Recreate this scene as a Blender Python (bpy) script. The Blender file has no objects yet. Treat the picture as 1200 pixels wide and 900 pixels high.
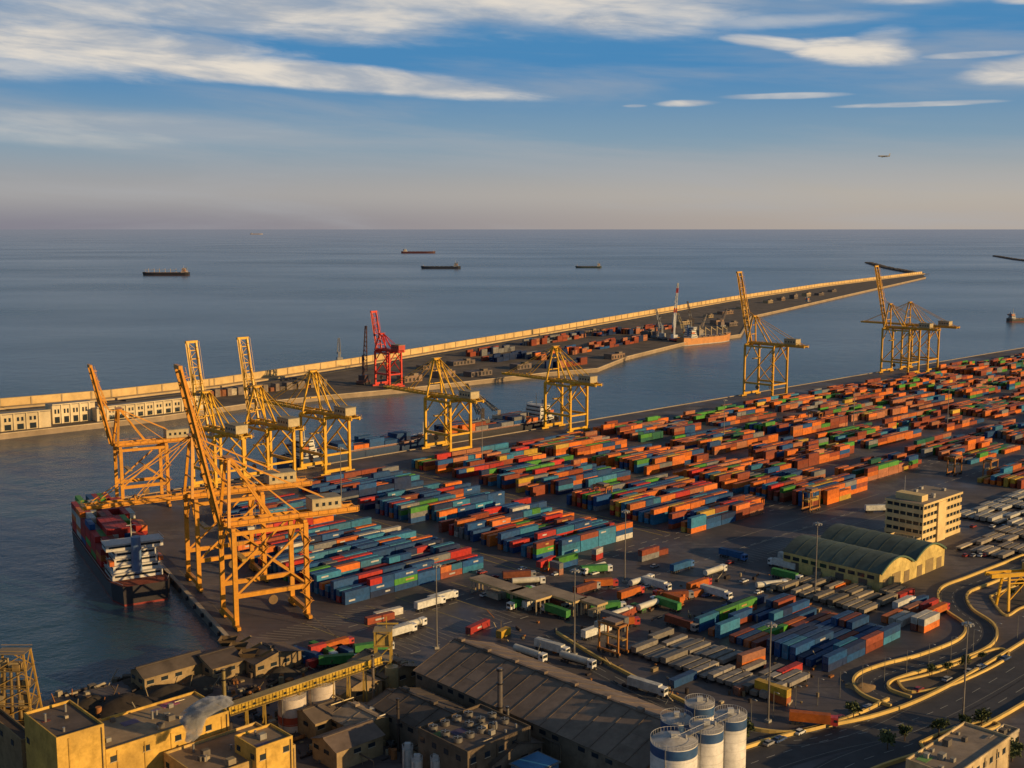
import bpy, math, random, bmesh
from mathutils import Vector, Matrix
random.seed(11)
sc=bpy.context.scene
H=150.0; F=1350.0; TH=math.atan(182/F)
cT,sT=math.cos(TH),math.sin(TH)
# ---------- unprojection helper: image pixel coordinates -> site coordinates on a level plane
def G(u,v,z=0.0):
    dx=(u-600)/F; dy=(450-v)/F
    dz=-sT+dy*cT; dyy=cT+dy*sT
    t=(H-z)/(-dz)
    return Vector((dx*t,dyy*t,z))
O=Vector((-228,625,0)); ANG=math.radians(43.5)
A=Vector((math.cos(ANG),math.sin(ANG),0)); B=Vector((math.sin(ANG),-math.cos(ANG),0))
def P(s,t,z=0): 
    p=O+A*s+B*t; p.z=z; return p
def ST(u,v,z=0):
    d=G(u,v,z)-O; d.z=0
    return d.dot(A),d.dot(B)
# ---------- materials
MI={}; ML=[]
def reg(m): MI[m.name]=len(ML); ML.append(m)
def newmat(n):
    m=bpy.data.materials.new(n); m.use_nodes=True; nt=m.node_tree
    return m,nt,nt.nodes['Principled BSDF']
def noise(nt,scale,detail=4,rough=.55,vec=None,stretch=None):
    geo=nt.nodes.new('ShaderNodeNewGeometry'); v=geo.outputs['Position'] if vec is None else vec
    if stretch:
        mp=nt.nodes.new('ShaderNodeMapping'); mp.inputs['Scale'].default_value=stretch
        nt.links.new(v,mp.inputs['Vector']); v=mp.outputs[0]
    n=nt.nodes.new('ShaderNodeTexNoise'); n.inputs['Scale'].default_value=scale
    n.inputs['Detail'].default_value=detail; n.inputs['Roughness'].default_value=rough
    nt.links.new(v,n.inputs['Vector']); return n.outputs['Fac']
def mr(nt,val,a,b,c,d):
    m=nt.nodes.new('ShaderNodeMapRange'); nt.links.new(val,m.inputs[0])
    for i,x in enumerate((a,b,c,d)): m.inputs[i+1].default_value=x
    return m.outputs[0]
def mixc(nt,f,a,b,mode='MIX'):
    m=nt.nodes.new('ShaderNodeMix'); m.data_type='RGBA'; m.blend_type=mode
    for i,x in ((0,f),(6,a),(7,b)):
        if isinstance(x,bpy.types.NodeSocket): nt.links.new(x,m.inputs[i])
        else: m.inputs[i].default_value=x if i==0 else (*x,1)
    return m.outputs[2]
def attrmat(name,rough,lo=.6,hi=1.1,scale=.5,metal=0,dirt=(.05,.04,.035),dirtamt=.35,spec=.5):
    m,nt,b=newmat(name)
    a=nt.nodes.new('ShaderNodeAttribute'); a.attribute_name='col'
    n=noise(nt,scale,6,.65); n2=noise(nt,scale*.25,3)
    v=mr(nt,n,.3,.7,lo,hi)
    cm=nt.nodes.new('ShaderNodeCombineColor')
    for i in range(3): nt.links.new(v,cm.inputs[i])
    c=mixc(nt,1.0,a.outputs['Color'],cm.outputs[0],'MULTIPLY')
    d=mr(nt,n2,.45,.75,0,dirtamt)
    c=mixc(nt,d,c,dirt)
    nt.links.new(c,b.inputs['Base Color'])
    b.inputs['Roughness'].default_value=rough; b.inputs['Metallic'].default_value=metal
    b.inputs['Specular IOR Level'].default_value=spec
    reg(m); return m
attrmat('paint',.45,.7,1.1,.6,dirtamt=.25)
attrmat('weathered',.9,.55,1.15,.35,dirtamt=.45,spec=.2)
attrmat('container_paint',.6,.62,1.2,.7,dirtamt=.3,spec=.25)
attrmat('steel',.4,.7,1.1,.8,metal=.6)
attrmat('concrete',.92,.7,1.1,.12,dirtamt=.3,spec=.2)
m,nt,b=newmat('window_glass'); b.inputs['Base Color'].default_value=(.02,.03,.04,1); b.inputs['Roughness'].default_value=.12; reg(m)
m=attrmat('roof_sheet',.7,.55,1.15,.2,dirtamt=.45,spec=.3)
# asphalt
m,nt,b=newmat('asphalt')
c=mixc(nt,mr(nt,noise(nt,.012,5),.35,.65,0,1),(.050,.043,.048),(.115,.095,.09))
c=mixc(nt,mr(nt,noise(nt,.06,6,.7),.45,.7,0,.7),c,(.032,.028,.032))
c=mixc(nt,mr(nt,noise(nt,.028,8,.72),.52,.64,0,.6),c,(.21,.18,.16))
c=mixc(nt,mr(nt,noise(nt,.9,3),.3,.8,0,.35),c,(.04,.036,.04))
geo=nt.nodes.new('ShaderNodeNewGeometry'); mp=nt.nodes.new('ShaderNodeMapping'); mp.vector_type='POINT'
mp.inputs['Rotation'].default_value=(0,0,-ANG); mp.inputs['Scale'].default_value=(.02,.5,1); nt.links.new(geo.outputs['Position'],mp.inputs['Vector'])
c=mixc(nt,mr(nt,noise(nt,1.0,5,.6,vec=mp.outputs[0]),.52,.72,0,.65),c,(.02,.018,.02))
nt.links.new(c,b.inputs['Base Color'])
nt.links.new(mr(nt,noise(nt,.02,4),.3,.7,.42,.9),b.inputs['Roughness']); reg(m)
m,nt,b=newmat('road_asphalt')
c=mixc(nt,mr(nt,noise(nt,.15,6,.7),.3,.7,0,1),(.026,.026,.03),(.06,.056,.058))
nt.links.new(c,b.inputs['Base Color']); b.inputs['Roughness'].default_value=.75; reg(m)
m,nt,b=newmat('dirt')
c=mixc(nt,mr(nt,noise(nt,.05,8,.7),.3,.7,0,1),(.03,.025,.02),(.15,.115,.085))
nt.links.new(c,b.inputs['Base Color']); b.inputs['Roughness'].default_value=.95; reg(m)
# water
m,nt,b=newmat('sea_water')
c=mixc(nt,mr(nt,noise(nt,.0012,4,stretch=(.6,1,1)),.3,.7,0,1),(.010,.040,.062),(.020,.066,.088))
nt.links.new(c,b.inputs['Base Color'])
nt.links.new(mr(nt,noise(nt,.0013,5,.6,stretch=(.5,1,1)),.3,.7,.18,.32),b.inputs['Roughness'])
b.inputs['IOR'].default_value=1.33
n1=noise(nt,.045,8,.62); 
bp=nt.nodes.new('ShaderNodeBump'); bp.inputs['Strength'].default_value=.65; bp.inputs['Distance'].default_value=2.2
nt.links.new(n1,bp.inputs['Height'])
n2=noise(nt,.5,4,.6); bp2=nt.nodes.new('ShaderNodeBump'); bp2.inputs['Strength'].default_value=.5; bp2.inputs['Distance'].default_value=.35
nt.links.new(n2,bp2.inputs['Height']); nt.links.new(bp.outputs[0],bp2.inputs['Normal'])
nt.links.new(bp2.outputs[0],b.inputs['Normal'])
# aerial haze painted into the sea as emission (grows with distance from world origin)
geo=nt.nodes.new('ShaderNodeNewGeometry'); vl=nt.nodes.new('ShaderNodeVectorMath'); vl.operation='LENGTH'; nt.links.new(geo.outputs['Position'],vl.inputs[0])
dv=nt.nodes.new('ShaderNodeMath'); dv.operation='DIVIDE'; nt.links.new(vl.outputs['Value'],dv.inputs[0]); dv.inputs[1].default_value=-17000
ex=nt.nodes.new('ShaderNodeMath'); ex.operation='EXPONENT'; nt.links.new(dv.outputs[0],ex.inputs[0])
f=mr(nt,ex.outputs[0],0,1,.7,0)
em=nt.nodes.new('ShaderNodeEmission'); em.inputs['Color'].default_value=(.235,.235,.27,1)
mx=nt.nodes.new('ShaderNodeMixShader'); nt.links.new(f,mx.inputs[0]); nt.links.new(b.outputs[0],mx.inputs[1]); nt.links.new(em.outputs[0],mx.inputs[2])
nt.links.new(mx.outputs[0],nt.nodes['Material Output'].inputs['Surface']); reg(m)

# ---------- mesh builder
class MB:
    def __init__(s): s.v=[];s.f=[];s.m=[];s.c=[];s.sm=[]
    def add(s,pts,faces,mat,col,smooth=False):
        o=len(s.v); s.v.extend([tuple(p) for p in pts]); s.c.extend([col]*len(pts))
        i=MI[mat]
        for f in faces: s.f.append([o+k for k in f]); s.m.append(i); s.sm.append(smooth)
    def box(s,c,sz,col,mat='paint',rot=0,top=None):
        x,y,z=sz; ca,sa=math.cos(rot),math.sin(rot); pts=[]
        for dz in (0,z):
            for dx,dy in ((-x/2,-y/2),(x/2,-y/2),(x/2,y/2),(-x/2,y/2)):
                pts.append((c[0]+dx*ca-dy*sa,c[1]+dx*sa+dy*ca,c[2]+dz))
        s.add(pts,[(0,1,5,4),(1,2,6,5),(2,3,7,6),(3,0,4,7),(3,2,1,0)],mat,col)
        if top is None: s.add(pts[4:],[(0,1,2,3)],mat,col)
        else: s.add(pts[4:],[(0,1,2,3)],top[1],top[0])
    def beam(s,p,q,w,h,col,mat='paint'):
        p=Vector(p);q=Vector(q);d=(q-p)
        if d.length<1e-6:return
        d.normalize(); up=Vector((0,0,1)) if abs(d.z)<.97 else Vector((1,0,0))
        sd=d.cross(up).normalized()*w/2; u=sd.cross(d).normalized()*h/2
        pts=[p-sd-u,p+sd-u,p+sd+u,p-sd+u,q-sd-u,q+sd-u,q+sd+u,q-sd+u]
        s.add(pts,[(0,1,5,4),(1,2,6,5),(2,3,7,6),(3,0,4,7),(3,2,1,0),(4,5,6,7)],mat,col)
    def cyl(s,p,q,r1,r2,n,col,mat='paint',smooth=True,cap=True,capcol=None):
        p=Vector(p);q=Vector(q);d=(q-p).normalized(); up=Vector((0,0,1)) if abs(d.z)<.97 else Vector((1,0,0))
        x=d.cross(up).normalized(); y=d.cross(x).normalized()
        a=[p+(x*math.cos(6.28318*i/n)+y*math.sin(6.28318*i/n))*r1 for i in range(n)]
        b=[q+(x*math.cos(6.28318*i/n)+y*math.sin(6.28318*i/n))*r2 for i in range(n)]
        s.add(a+b,[(i,n+i,n+(i+1)%n,(i+1)%n) for i in range(n)],mat,col,smooth)
        if cap:
            s.add(a,[tuple(range(n))],mat,col); s.add(b,[tuple(range(n))[::-1]],mat,capcol or col)
    def quad(s,pts,col,mat='paint'): s.add(pts,[tuple(range(len(pts)))],mat,col)
    def prism(s,poly,z0,z1,col,mat,tmat=None,tcol=None):
        n=len(poly); a=[(p[0],p[1],z0) for p in poly]; b=[(p[0],p[1],z1) for p in poly]
        s.add(a+b,[(i,(i+1)%n,n+(i+1)%n,n+i) for i in range(n)],mat,col)
        s.add(b,[tuple(range(n))],tmat or mat,tcol or col)
    def mesh(s,name):
        me=bpy.data.meshes.new(name); me.from_pydata(s.v,[],s.f)
        used=sorted(set(s.m)); rm={k:i for i,k in enumerate(used)}
        for k in used: me.materials.append(ML[k])
        me.polygons.foreach_set('material_index',[rm[k] for k in s.m])
        me.polygons.foreach_set('use_smooth',s.sm)
        at=me.color_attributes.new('col','FLOAT_COLOR','POINT')
        at.data.foreach_set('color',[x for c in s.c for x in (c[0],c[1],c[2],1)])
        me.update(); return me
def place(me,name,loc=(0,0,0),rot=0,scale=1):
    o=bpy.data.objects.new(name,me); o.location=loc; o.rotation_euler=(0,0,rot); o.scale=(scale,)*3
    sc.collection.objects.link(o); return o
def finish(mb,name,loc=(0,0,0),rot=0,scale=1): return place(mb.mesh(name),name,loc,rot,scale)

YEL=(.78,.43,.02); WHITE=(.72,.72,.70); DK=(.05,.05,.055)

# ---------- sea
mb=MB(); R=250000
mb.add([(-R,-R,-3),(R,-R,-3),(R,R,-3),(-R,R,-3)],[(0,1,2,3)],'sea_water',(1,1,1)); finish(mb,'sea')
# ---------- port land
Wd=Vector((.4935,-.8697,0)); Wn=Vector((-.8697,-.4935,0)); WANG=math.atan2(Wn.y,Wn.x)
def Q(d,off=0,z=0):
    p=O+Wd*d+Wn*off; p.z=z; return p
land=[Q(0),Q(272)]+[G(u,v) for u,v in ((232,776),(205,790),(150,796),(105,808),(40,824),(-60,850))]
land+=[Vector((-700,330,0)),Vector((-900,-400,0)),Vector((2600,-400,0)),Vector((2600,1500,0)),P(1500,60),P(1500,0)]
poly=[(p.x,p.y) for p in land]
mb=MB(); mb.prism(poly,-6,0,(.22,.19,.16),'concrete','asphalt'); finish(mb,'port_ground')
# rubble shore of the inner dock
mb=MB()
sh=[G(u,v) for u,v in ((285,772),(232,776),(205,790),(150,796),(105,808),(40,824),(-60,850))]
for i in range(len(sh)-1):
    a,b_=sh[i],sh[i+1]; L=(b_-a).length; k=0
    while k<L:
        p=a+(b_-a)*(k/L); q=random.uniform(1,2.6); mb.box((p.x+random.uniform(-2,2),p.y+random.uniform(-1,3),random.uniform(-3.5,-.8)),(q,q*.8,q*.8),random.choice(((.12,.10,.08),(.2,.17,.13),(.07,.06,.05))),'weathered',random.random()*3); k+=.9
finish(mb,'shore_rubble')
mb=MB()
mb.beam(P(0,.8,.15),P(1500,.8,.15),1.6,.5,(.46,.38,.28),'concrete')
mb.beam(Q(0,-.8,.15),Q(272,-.8,.15),1.6,.5,(.46,.38,.28),'concrete')
for i in range(0,1500,12): 
    p=P(i,-.5,-1.5); mb.box(p,(1.2,1.0,1.6),DK,'weathered',ANG)
for i in range(0,270,12):
    p=Q(i,.5,-1.5); mb.box(p,(1.2,1.0,1.6),DK,'weathered',WANG)
finish(mb,'quay_edge')
# ---------- painted markings
mb=MB()
def line(a,b,w,col=(.55,.5,.4),z=.03,mat='concrete'):
    a=Vector(a);b=Vector(b);d=(b-a).normalized(); n=Vector((-d.y,d.x,0))*w/2
    mb.quad([(a-n).xy.to_tuple()+(z,),(b-n).xy.to_tuple()+(z,),(b+n).xy.to_tuple()+(z,),(a+n).xy.to_tuple()+(z,)],col,mat)
for t in (6,36): line(P(0,t),P(1100,t),.5,(.2,.16,.12))
line(Q(5,-6),Q(268,-6),.5,(.2,.16,.12)); line(Q(5,-36),Q(268,-36),.5,(.2,.16,.12))
for t in (262,268,300): 
    for s in range(-20,700,9): line(P(s,t),P(s+4.5,t),.35)
for s in (78,84,170,176,264,342): line(P(s,45),P(s,260),.35,(.55,.42,.1))
for i in range(26): line(P(-40+i*3.2,286),P(-40+i*3.2,298),.25,(.35,.32,.27))
for i in range(40): line(P(130+i*3.4,305),P(130+i*3.4,318),.25,(.35,.32,.27))
for i in range(18): line(P(-52+i*3,246),P(-44+i*3,258),.25,(.4,.38,.3))
for t in range(288,340,13): line(P(180,t),P(330,t),.3,(.4,.36,.28))
for s in range(-30,60,15): line(P(s,246),P(s+2,286),.3,(.4,.33,.12))
finish(mb,'painted_markings')

# ---------- containers
PAL=dict(bl=(.008,.075,.235),tl=(.025,.19,.34),nv=(.008,.028,.10),rd=(.48,.022,.015),og=(.66,.155,.012),br=(.27,.055,.022),gn=(.07,.29,.035),
  dg=(.015,.12,.07),wh=(.55,.52,.45),gy=(.20,.20,.20),ye=(.60,.36,.03),pk=(.40,.15,.07))
def palette(s):
    if s<88: return ['bl']*7+['tl']*5+['rd']*4+['og']*3+['gn']+['wh','gy','br','nv','nv']
    if s<175: return ['bl']*8+['tl']*5+['og']*4+['br']*2+['rd']*3+['gn']+['gy','nv','wh','nv']
    if s<262: return ['bl']*5+['tl']*4+['og']*5+['br']*3+['rd']*2+['gn']+['pk']*2+['gy','nv','ye']
    if s<345: return ['og']*8+['br']*5+['bl']*4+['tl']*2+['gn']*2+['pk']*3+['gy','ye','rd']
    return ['og']*6+['br']*7+['pk']*4+['gn']*2+['bl']*2+['tl']*1+['dg']*1+['gy','ye']
def container(mb,c,L,ax,ay,col,hh=2.6,W=2.44,detail=0):
    c=Vector(c); x=ax*L/2; y=ay*W/2; z=Vector((0,0,hh))
    p=[c-x-y,c+x-y,c+x+y,c-x+y]; q=[k+z for k in p]
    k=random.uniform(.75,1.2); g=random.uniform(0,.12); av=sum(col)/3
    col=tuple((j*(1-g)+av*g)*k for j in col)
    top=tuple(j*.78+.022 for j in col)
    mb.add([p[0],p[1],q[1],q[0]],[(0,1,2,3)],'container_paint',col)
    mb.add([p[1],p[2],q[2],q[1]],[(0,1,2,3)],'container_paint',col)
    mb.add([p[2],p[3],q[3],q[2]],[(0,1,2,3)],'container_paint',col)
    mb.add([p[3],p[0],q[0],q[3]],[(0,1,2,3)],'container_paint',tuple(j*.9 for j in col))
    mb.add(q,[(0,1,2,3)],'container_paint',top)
    if detail:
        if random.random()<.3:
            w=random.uniform(1,2.2); off=ax*random.uniform(-3,3); e=ay*(W/2+.03)
            for sgn in (1,-1):
                cc=c+off+e*sgn; a_=ax*w; mb.quad([cc-a_+Vector((0,0,1.0)),cc+a_+Vector((0,0,1.0)),cc+a_+Vector((0,0,1.7)),cc-a_+Vector((0,0,1.7))],(.5,.5,.48) if col[2]>col[0] or col[0]>.3 else (.5,.3,.1),'container_paint')
        for sgn in (1,-1):
            e=c+ax*sgn*(L/2+.03)
            for o in (-.7,-.25,.25,.7):
                mb.beam(e+ay*o+Vector((0,0,.15)),e+ay*o+Vector((0,0,2.4)),.07,.07,(.3,.3,.28),'container_paint')
def stack_block(s0,s1,t0,t1,base=2.2,detail=0,name='container_stack',pal=None,fill=.96,pitch=3.95,mx=3):
    mb=MB(); nr=int((t1-t0)/pitch+.3); nc=int((s1-s0)/12.5+.2); n=0
    prev=None; zone=random.uniform(-.4,.4)
    for r in range(nr):
        if random.random()<.3: zone=random.uniform(-.5,.5)
        rowh=base+zone+random.choice((-.6,0,0,0,.4)); 
        if random.random()<.05: continue
        if random.random()<.6 or prev is None: prev=random.choice(pal or palette((s0)))
        key=prev; c0=random.choice((0,0,0,0,1)); c1=nc-random.choice((0,0,0,0,1))
        for cidx in range(c0,c1):
            if random.random()>fill: continue
            if random.random()<.45: key=random.choice(pal or palette(s0))
            h=int(max(1,min(mx,round(rowh+random.uniform(-.6,.45)))))
            ps=s0+12.5*(cidx+.5)+random.uniform(-.1,.1); pt=t0+pitch*(r+.5)
            for k in range(h):
                kk=key if random.random()<.5 else random.choice(pal or palette(s0))
                z=.05+k*2.62
                if random.random()<.08:
                    container(mb,P(ps-3.1,pt,z),6.05,A,B,PAL[kk],detail=0)
                    container(mb,P(ps+3.1,pt,z),6.05,A,B,PAL[random.choice(pal or palette(s0))],detail=0)
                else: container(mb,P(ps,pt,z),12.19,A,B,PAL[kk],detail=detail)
                n+=1
    if n: finish(mb,name)
    return n
N=0
cols=[(-6,70,150,244,2.7),(26,74,74,136,2.4),(14,40,116,136,2),
 (94,157,48,98,2.3),(94,157,110,166,2.5),(94,157,178,252,2.6),
 (182,257,46,96,2.2),(182,257,110,166,2.3),(182,257,182,268,2.5),
 (272,335,44,96,2.1),(272,335,110,168,2.2),(272,335,184,284,2.6)]
for (s0,s1,t0,t1,bs) in cols: N+=stack_block(s0,s1,t0,t1,bs,1 if s0<170 and t1>160 else 0)
s=354
while s<1120:
    w=75 if s<700 else 62
    for (t0,t1) in ((44,92),(108,156),(172,222),(240,290)):
        if t0>230 and random.random()<.35: t1-=22
        N+=stack_block(s,s+w,t0,t1,random.uniform(1.5,2.3),fill=random.choice((.97,.9,.8)))
    s+=w+19
N+=stack_block(72,126,348,412,1.7,1,pal=['bl']*8+['nv']*5+['tl']*2+['gn','og','br'],pitch=3.2)
N+=stack_block(132,146,395,418,1.7,1,pal=['og','br','wh'],pitch=3)
N+=stack_block(400,520,312,345,1.6)
N+=stack_block(540,700,312,345,1.6)
print('containers',N)
mb=MB()
for (u,v) in ((372,772),(384,768),(378,778),(400,765),(640,668),(652,672),(664,664),(735,722),(748,716),(762,712),(775,706),(810,700),(830,696),(905,820),(925,790),(880,780),(1060,700),(1075,708),(1070,716),(1088,712),
    (760,655),(770,651),(700,655),(520,668),(535,672),(455,722),(445,728),(1010,660),(720,735),(560,738),(590,745),(870,812),(800,800),(985,690),(1000,684)):
    r=ANG+random.choice((0,0,1.57,.2,-.1)); ax=Vector((math.cos(r),math.sin(r),0)); ay=Vector((-ax.y,ax.x,0)); p=G(u,v)
    for k in range(random.choice((1,1,2))): container(mb,p+Vector((0,0,.05+2.62*k)),random.choice((12.19,12.19,6.05)),ax,ay,PAL[random.choice(['og','br','gn','gy','wh','bl','rd','pk','ye'])],detail=1)
finish(mb,'loose_containers')
def flat_rows(s0,s1,t0,t1,col,name,L=12.2,hh=1.4,gap=3.4,gs=14):
    mb=MB(); t=t0
    while t<t1:
        s=s0
        while s<s1:
            if random.random()<.82:
                k=random.uniform(.6,1.2); container(mb,P(s+random.uniform(-.6,.6),t,.9),L,A,B,tuple(c*k for c in col),hh*random.choice((.5,1,1,1.5)))
                for dx in (-4,4): mb.cyl(P(s+dx,t-1.1,.45),P(s+dx,t+1.1,.45),.45,.45,8,DK,'weathered')
            s+=gs
        t+=gap
    finish(mb,name)
flat_rows(42,70,352,412,(.30,.27,.23),'trailer_row')
flat_rows(140,180,348,392,(.30,.25,.18),'trailer_row')
s_,t_=ST(1165,600); flat_rows(s_-20,s_+60,t_-8,t_+40,(.5,.48,.42),'trailer_row')
s_,t_=ST(1185,640); flat_rows(s_-20,s_+40,t_-14,t_+30,(.45,.38,.28),'trailer_row')

# ---------- ship-to-shore cranes
def crane_mesh(name,up,Hg=36,Ha=62,L=56,Gg=26,W=18,back=20,col=YEL,ang=78,housecol=(.5,.40,.22)):
    m=MB(); b=m.beam; Hp=13; c2=tuple(k*.85 for k in col)
    for y in (-W/2,W/2):
        b((0,y,1.5),(0,y,Hg),1.5,1.7,col); b((-Gg,y,1.5),(-Gg,y,Hg),1.5,1.7,col)
        b((0,y,Hp),(-Gg,y,Hp),1.3,1.7,col)
        b((0,y,Hg-1),(-Gg,y,Hg-1),1.1,1.4,col)
        b((-.5,y,Hp+.5),(-Gg+.5,y,Hg-2),.8,.8,col)
        b((-Gg*.5,y,(Hg+Hp)/2),(-Gg,y,Hp+1),.6,.6,c2)
        for x in (0,-Gg):
            m.box((x,y,.6),(1.4,7,1.3),c2)
            for k in (-2.6,-.9,.9,2.6): m.cyl((x-.4,y+k,.5),(x+.4,y+k,.5),.5,.5,10,DK,'steel')
            b((x,y,Hg*.7),(x,0,Hg-.5),.7,.7,col)
    for x in (0,-Gg):
        b((x,-W/2-1,3),(x,W/2+1,3),1.4,1.8,col); b((x,-W/2,Hg),(x,W/2,Hg),1.5,2,col)
    b((-Gg,-W/2,Hp),(-Gg,W/2,Hp),.9,1.2,col)
    xb=-Gg-back
    for y in (-3,3):
        b((xb,y,Hg+1.2),(2.5,y,Hg+1.2),.9,2.1,col)
        yy=y*1.45
        b((xb,yy,Hg+2.9),(2,yy,Hg+2.9),.12,.12,col); b((xb,yy,Hg+.9),(2,yy,Hg+.9),.9,.15,c2)
        x=xb
        while x<2: b((x,yy,Hg+1),(x,yy,Hg+2.9),.12,.12,col); x+=4
        b((1,y*2.2,Hg+1),(-1,y*.7,Ha),1.0,1.1,col)
        b((-Gg*.62,y,Hg+1.5),(-2,y*.7,Ha),.8,.8,col)
        b((-2,y*.7,Ha),(xb+4,y,Hg+2.2),.4,.4,col)
        b((-2,y*.7,Ha),(-Gg,y,Hg+2.2),.35,.35,col)
    x=xb
    while x<2.5: b((x,-3,Hg+1.6),(x,3,Hg+1.6),.5,.6,c2); x+=6.5
    b((-1.5,-2.6,Ha),(-1.5,2.6,Ha),1.3,1.3,col)
    m.box((-1.5,0,Ha+.6),(3.5,6.5,.25),c2)
    for f in (.35,.68):
        z=Hg+(Ha-Hg)*f; w=6.6*(1-f)+2.1*f; b((.3,-w,z),(.3,w,z),.6,.6,col)
    mx=-Gg-back*.45; m.box((mx,0,Hg+2.5),(12,7.6,4.6),housecol,'paint',0)
    m.box((mx,0,Hg+7.1),(12.4,8,.35),(.3,.27,.2),'roof_sheet')
    for k in (-4,-1.3,1.3,4):
        for sg in (-1,1): m.box((mx+k,sg*3.84,Hg+4.2),(1.2,.1,1.4),(0,0,0),'window_glass')
    m.box((-6,0,Hg-.4),(5,5,.9),DK,'steel'); m.box((-8.8,1,Hg-3.6),(2.6,2.2,2.6),(.6,.6,.55)); m.box((-7.45,1,Hg-3.2),(.12,1.9,1.6),(0,0,0),'window_glass')
    for sx in (-1,1):
        for sy in (-1,1): b((-5+sx,sy,Hg-.5),(-5+sx,sy,Hg-12),.08,.08,DK)
    m.box((-5,0,Hg-13),(2.2,11,.9),(.5,.3,.03))
    z=3;k=0;ys=W/2+1.3
    while z<Hg-4:
        x0,x1=(-Gg-1.5,-Gg+2.5) if k%2 else (-Gg+2.5,-Gg-1.5)
        b((x0,ys,z),(x1,ys,z+4),.7,.18,c2); b((x0,ys+.4,z+1),(x1,ys+.4,z+5),.08,.08,col)
        m.box((x1,ys,z+4),(1.4,1.2,.12),c2); z+=4;k+=1
    m.cyl((-Gg*.5,W/2+.9,Hp-3),(-Gg*.5,W/2+1.7,Hp-3),1.8,1.8,18,(.2,.12,.05)); 
    a=math.radians(ang if up else 0); d=Vector((math.cos(a),0,math.sin(a))); n=Vector((-math.sin(a),0,math.cos(a)))
    h=Vector((3,0,Hg+1.2)); e=Vector((0,1,0))
    for y in (-2.7,2.7):
        b(h+e*y,h+e*y+d*L,.8,1.7,col)
        b(h+e*y*1.5+n*1.6,h+e*y*1.5+n*1.6+d*L,.12,.12,col)
        b(h+e*y*1.3-n*.2,h+e*y*1.3-n*.2+d*L,.8,.12,c2)
    k=0;x=0
    while x<=L:
        b(h+e*-2.7+d*x,h+e*2.7+d*x,.45,.6,c2)
        for y in (-4.05,4.05): b(h+e*y+d*x,h+e*y+d*x+n*1.6,.1,.1,col)
        if x+5<=L: b(h+e*(-2.7 if k%2 else 2.7)+d*x,h+e*(2.7 if k%2 else -2.7)+d*(x+5),.3,.3,c2)
        x+=5;k+=1
    ap=Vector((-1,0,Ha))
    for y in (-2.2,2.2):
        if up:
            mid=h+d*L*.42+n*3.5
            b(ap+e*y,mid+e*y,.3,.35,col); b(mid+e*y,h+d*L*.62+e*y+n*.9,.3,.35,col); b(h+d*L*.52+n*3+e*y,h+d*L*.93+e*y+n*.9,.3,.35,col)
            for f in (.5,.62,.8,.93): b(h+d*L*f+e*y,h+d*L*f+e*y+n*2.6,.3,.3,col)
        else:
            b(ap+e*y,h+d*L*.48+e*y+n,.35,.35,col); b(ap+e*y,h+d*L*.93+e*y+n,.35,.35,col)
            b(h+d*L*.48+e*y,h+d*L*.48+e*y+n*2.5,.4,.4,col)
    m.box(h+d*L-Vector((0,0,.6)),(1.4,7.6,1.4),col)
    return m.mesh(name)
ORY=(.68,.29,.018)
cu2=crane_mesh('crane_boom_raised_small',True,34,56,50)
cd=crane_mesh('crane_boom_lowered',False,36,62,50)
cbig=crane_mesh('crane_boom_raised_large',True,47,72,64,30,22,26,col=(.74,.39,.03))
cbigd=crane_mesh('crane_boom_lowered_large',False,47,72,50,30,22,26,col=(.74,.39,.03))
coru=crane_mesh('crane_boom_raised_orange',True,38,64,62,28,18,24,col=ORY)
cordn=crane_mesh('crane_boom_lowered_orange',False,38,64,40,28,18,24,col=ORY)
cora=crane_mesh('crane_boom_raised_orange_small',True,34,54,44,24,16,16,col=ORY)
MANG=math.atan2(-B.y,-B.x)
CN='ship_to_shore_crane'
for me,d in ((cora,22),(cordn,178),(coru,232)): place(me,CN,Q(d,-6),WANG)
for me,s in ((cu2,62),(cu2,96),(cd,136),(cd,236),(cd,352)): place(me,CN,P(s,6),MANG)
place(cbig,CN,P(606,8),MANG); place(cbig,CN,P(850,8),MANG); place(cbigd,CN,P(892,8),MANG)
red=crane_mesh('crane_red',True,34,50,36,22,14,10,col=(.70,.03,.008),housecol=(.5,.04,.02))
place(red,CN,G(447,452,1),MANG)

# ---------- straddle carriers
m=MB(); OC=(.42,.17,.035)
for x in (-4.5,4.5):
    for y in (-2.3,2.3):
        m.beam((x,y,1),(x,y,11),.5,.6,OC); m.cyl((x-.0,y-.3,.7),(x,y+.3,.7),.7,.7,12,DK,'weathered')
    m.beam((x,-2.6,11),(x,2.6,11),.6,.7,OC)
    m.cyl((x*.5,-2.6,.7),(x*.5,-2,.7),.7,.7,12,DK,'weathered'); m.cyl((x*.5,2,.7),(x*.5,2.6,.7),.7,.7,12,DK,'weathered')
for y in (-2.3,2.3):
    m.beam((-5.2,y,11),(5.2,y,11),.5,.8,OC); m.beam((-5.4,y,1.4),(5.4,y,1.4),.5,.8,OC)
m.box((0,0,11.3),(6,4.2,1.0),(.2,.13,.08)); m.box((5.6,2,8.6),(1.8,1.6,2.1),(.4,.4,.35)); m.box((6.55,2,9),(.1,1.4,1.3),(0,0,0),'window_glass')
m.box((0,0,6),(11,2.2,.5),(.4,.25,.05)); 
for x in (-4,4): m.beam((x,0,6.3),(x,0,11),.2,.2,DK)
sm=m.mesh('straddle_carrier')
for u,v in ((950,598),(1160,560),(1118,556),(706,592),(718,765),(955,500)):
    place(sm,'straddle_carrier',G(u,v),ANG+random.choice((0,math.pi/2)),1.0)
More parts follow.
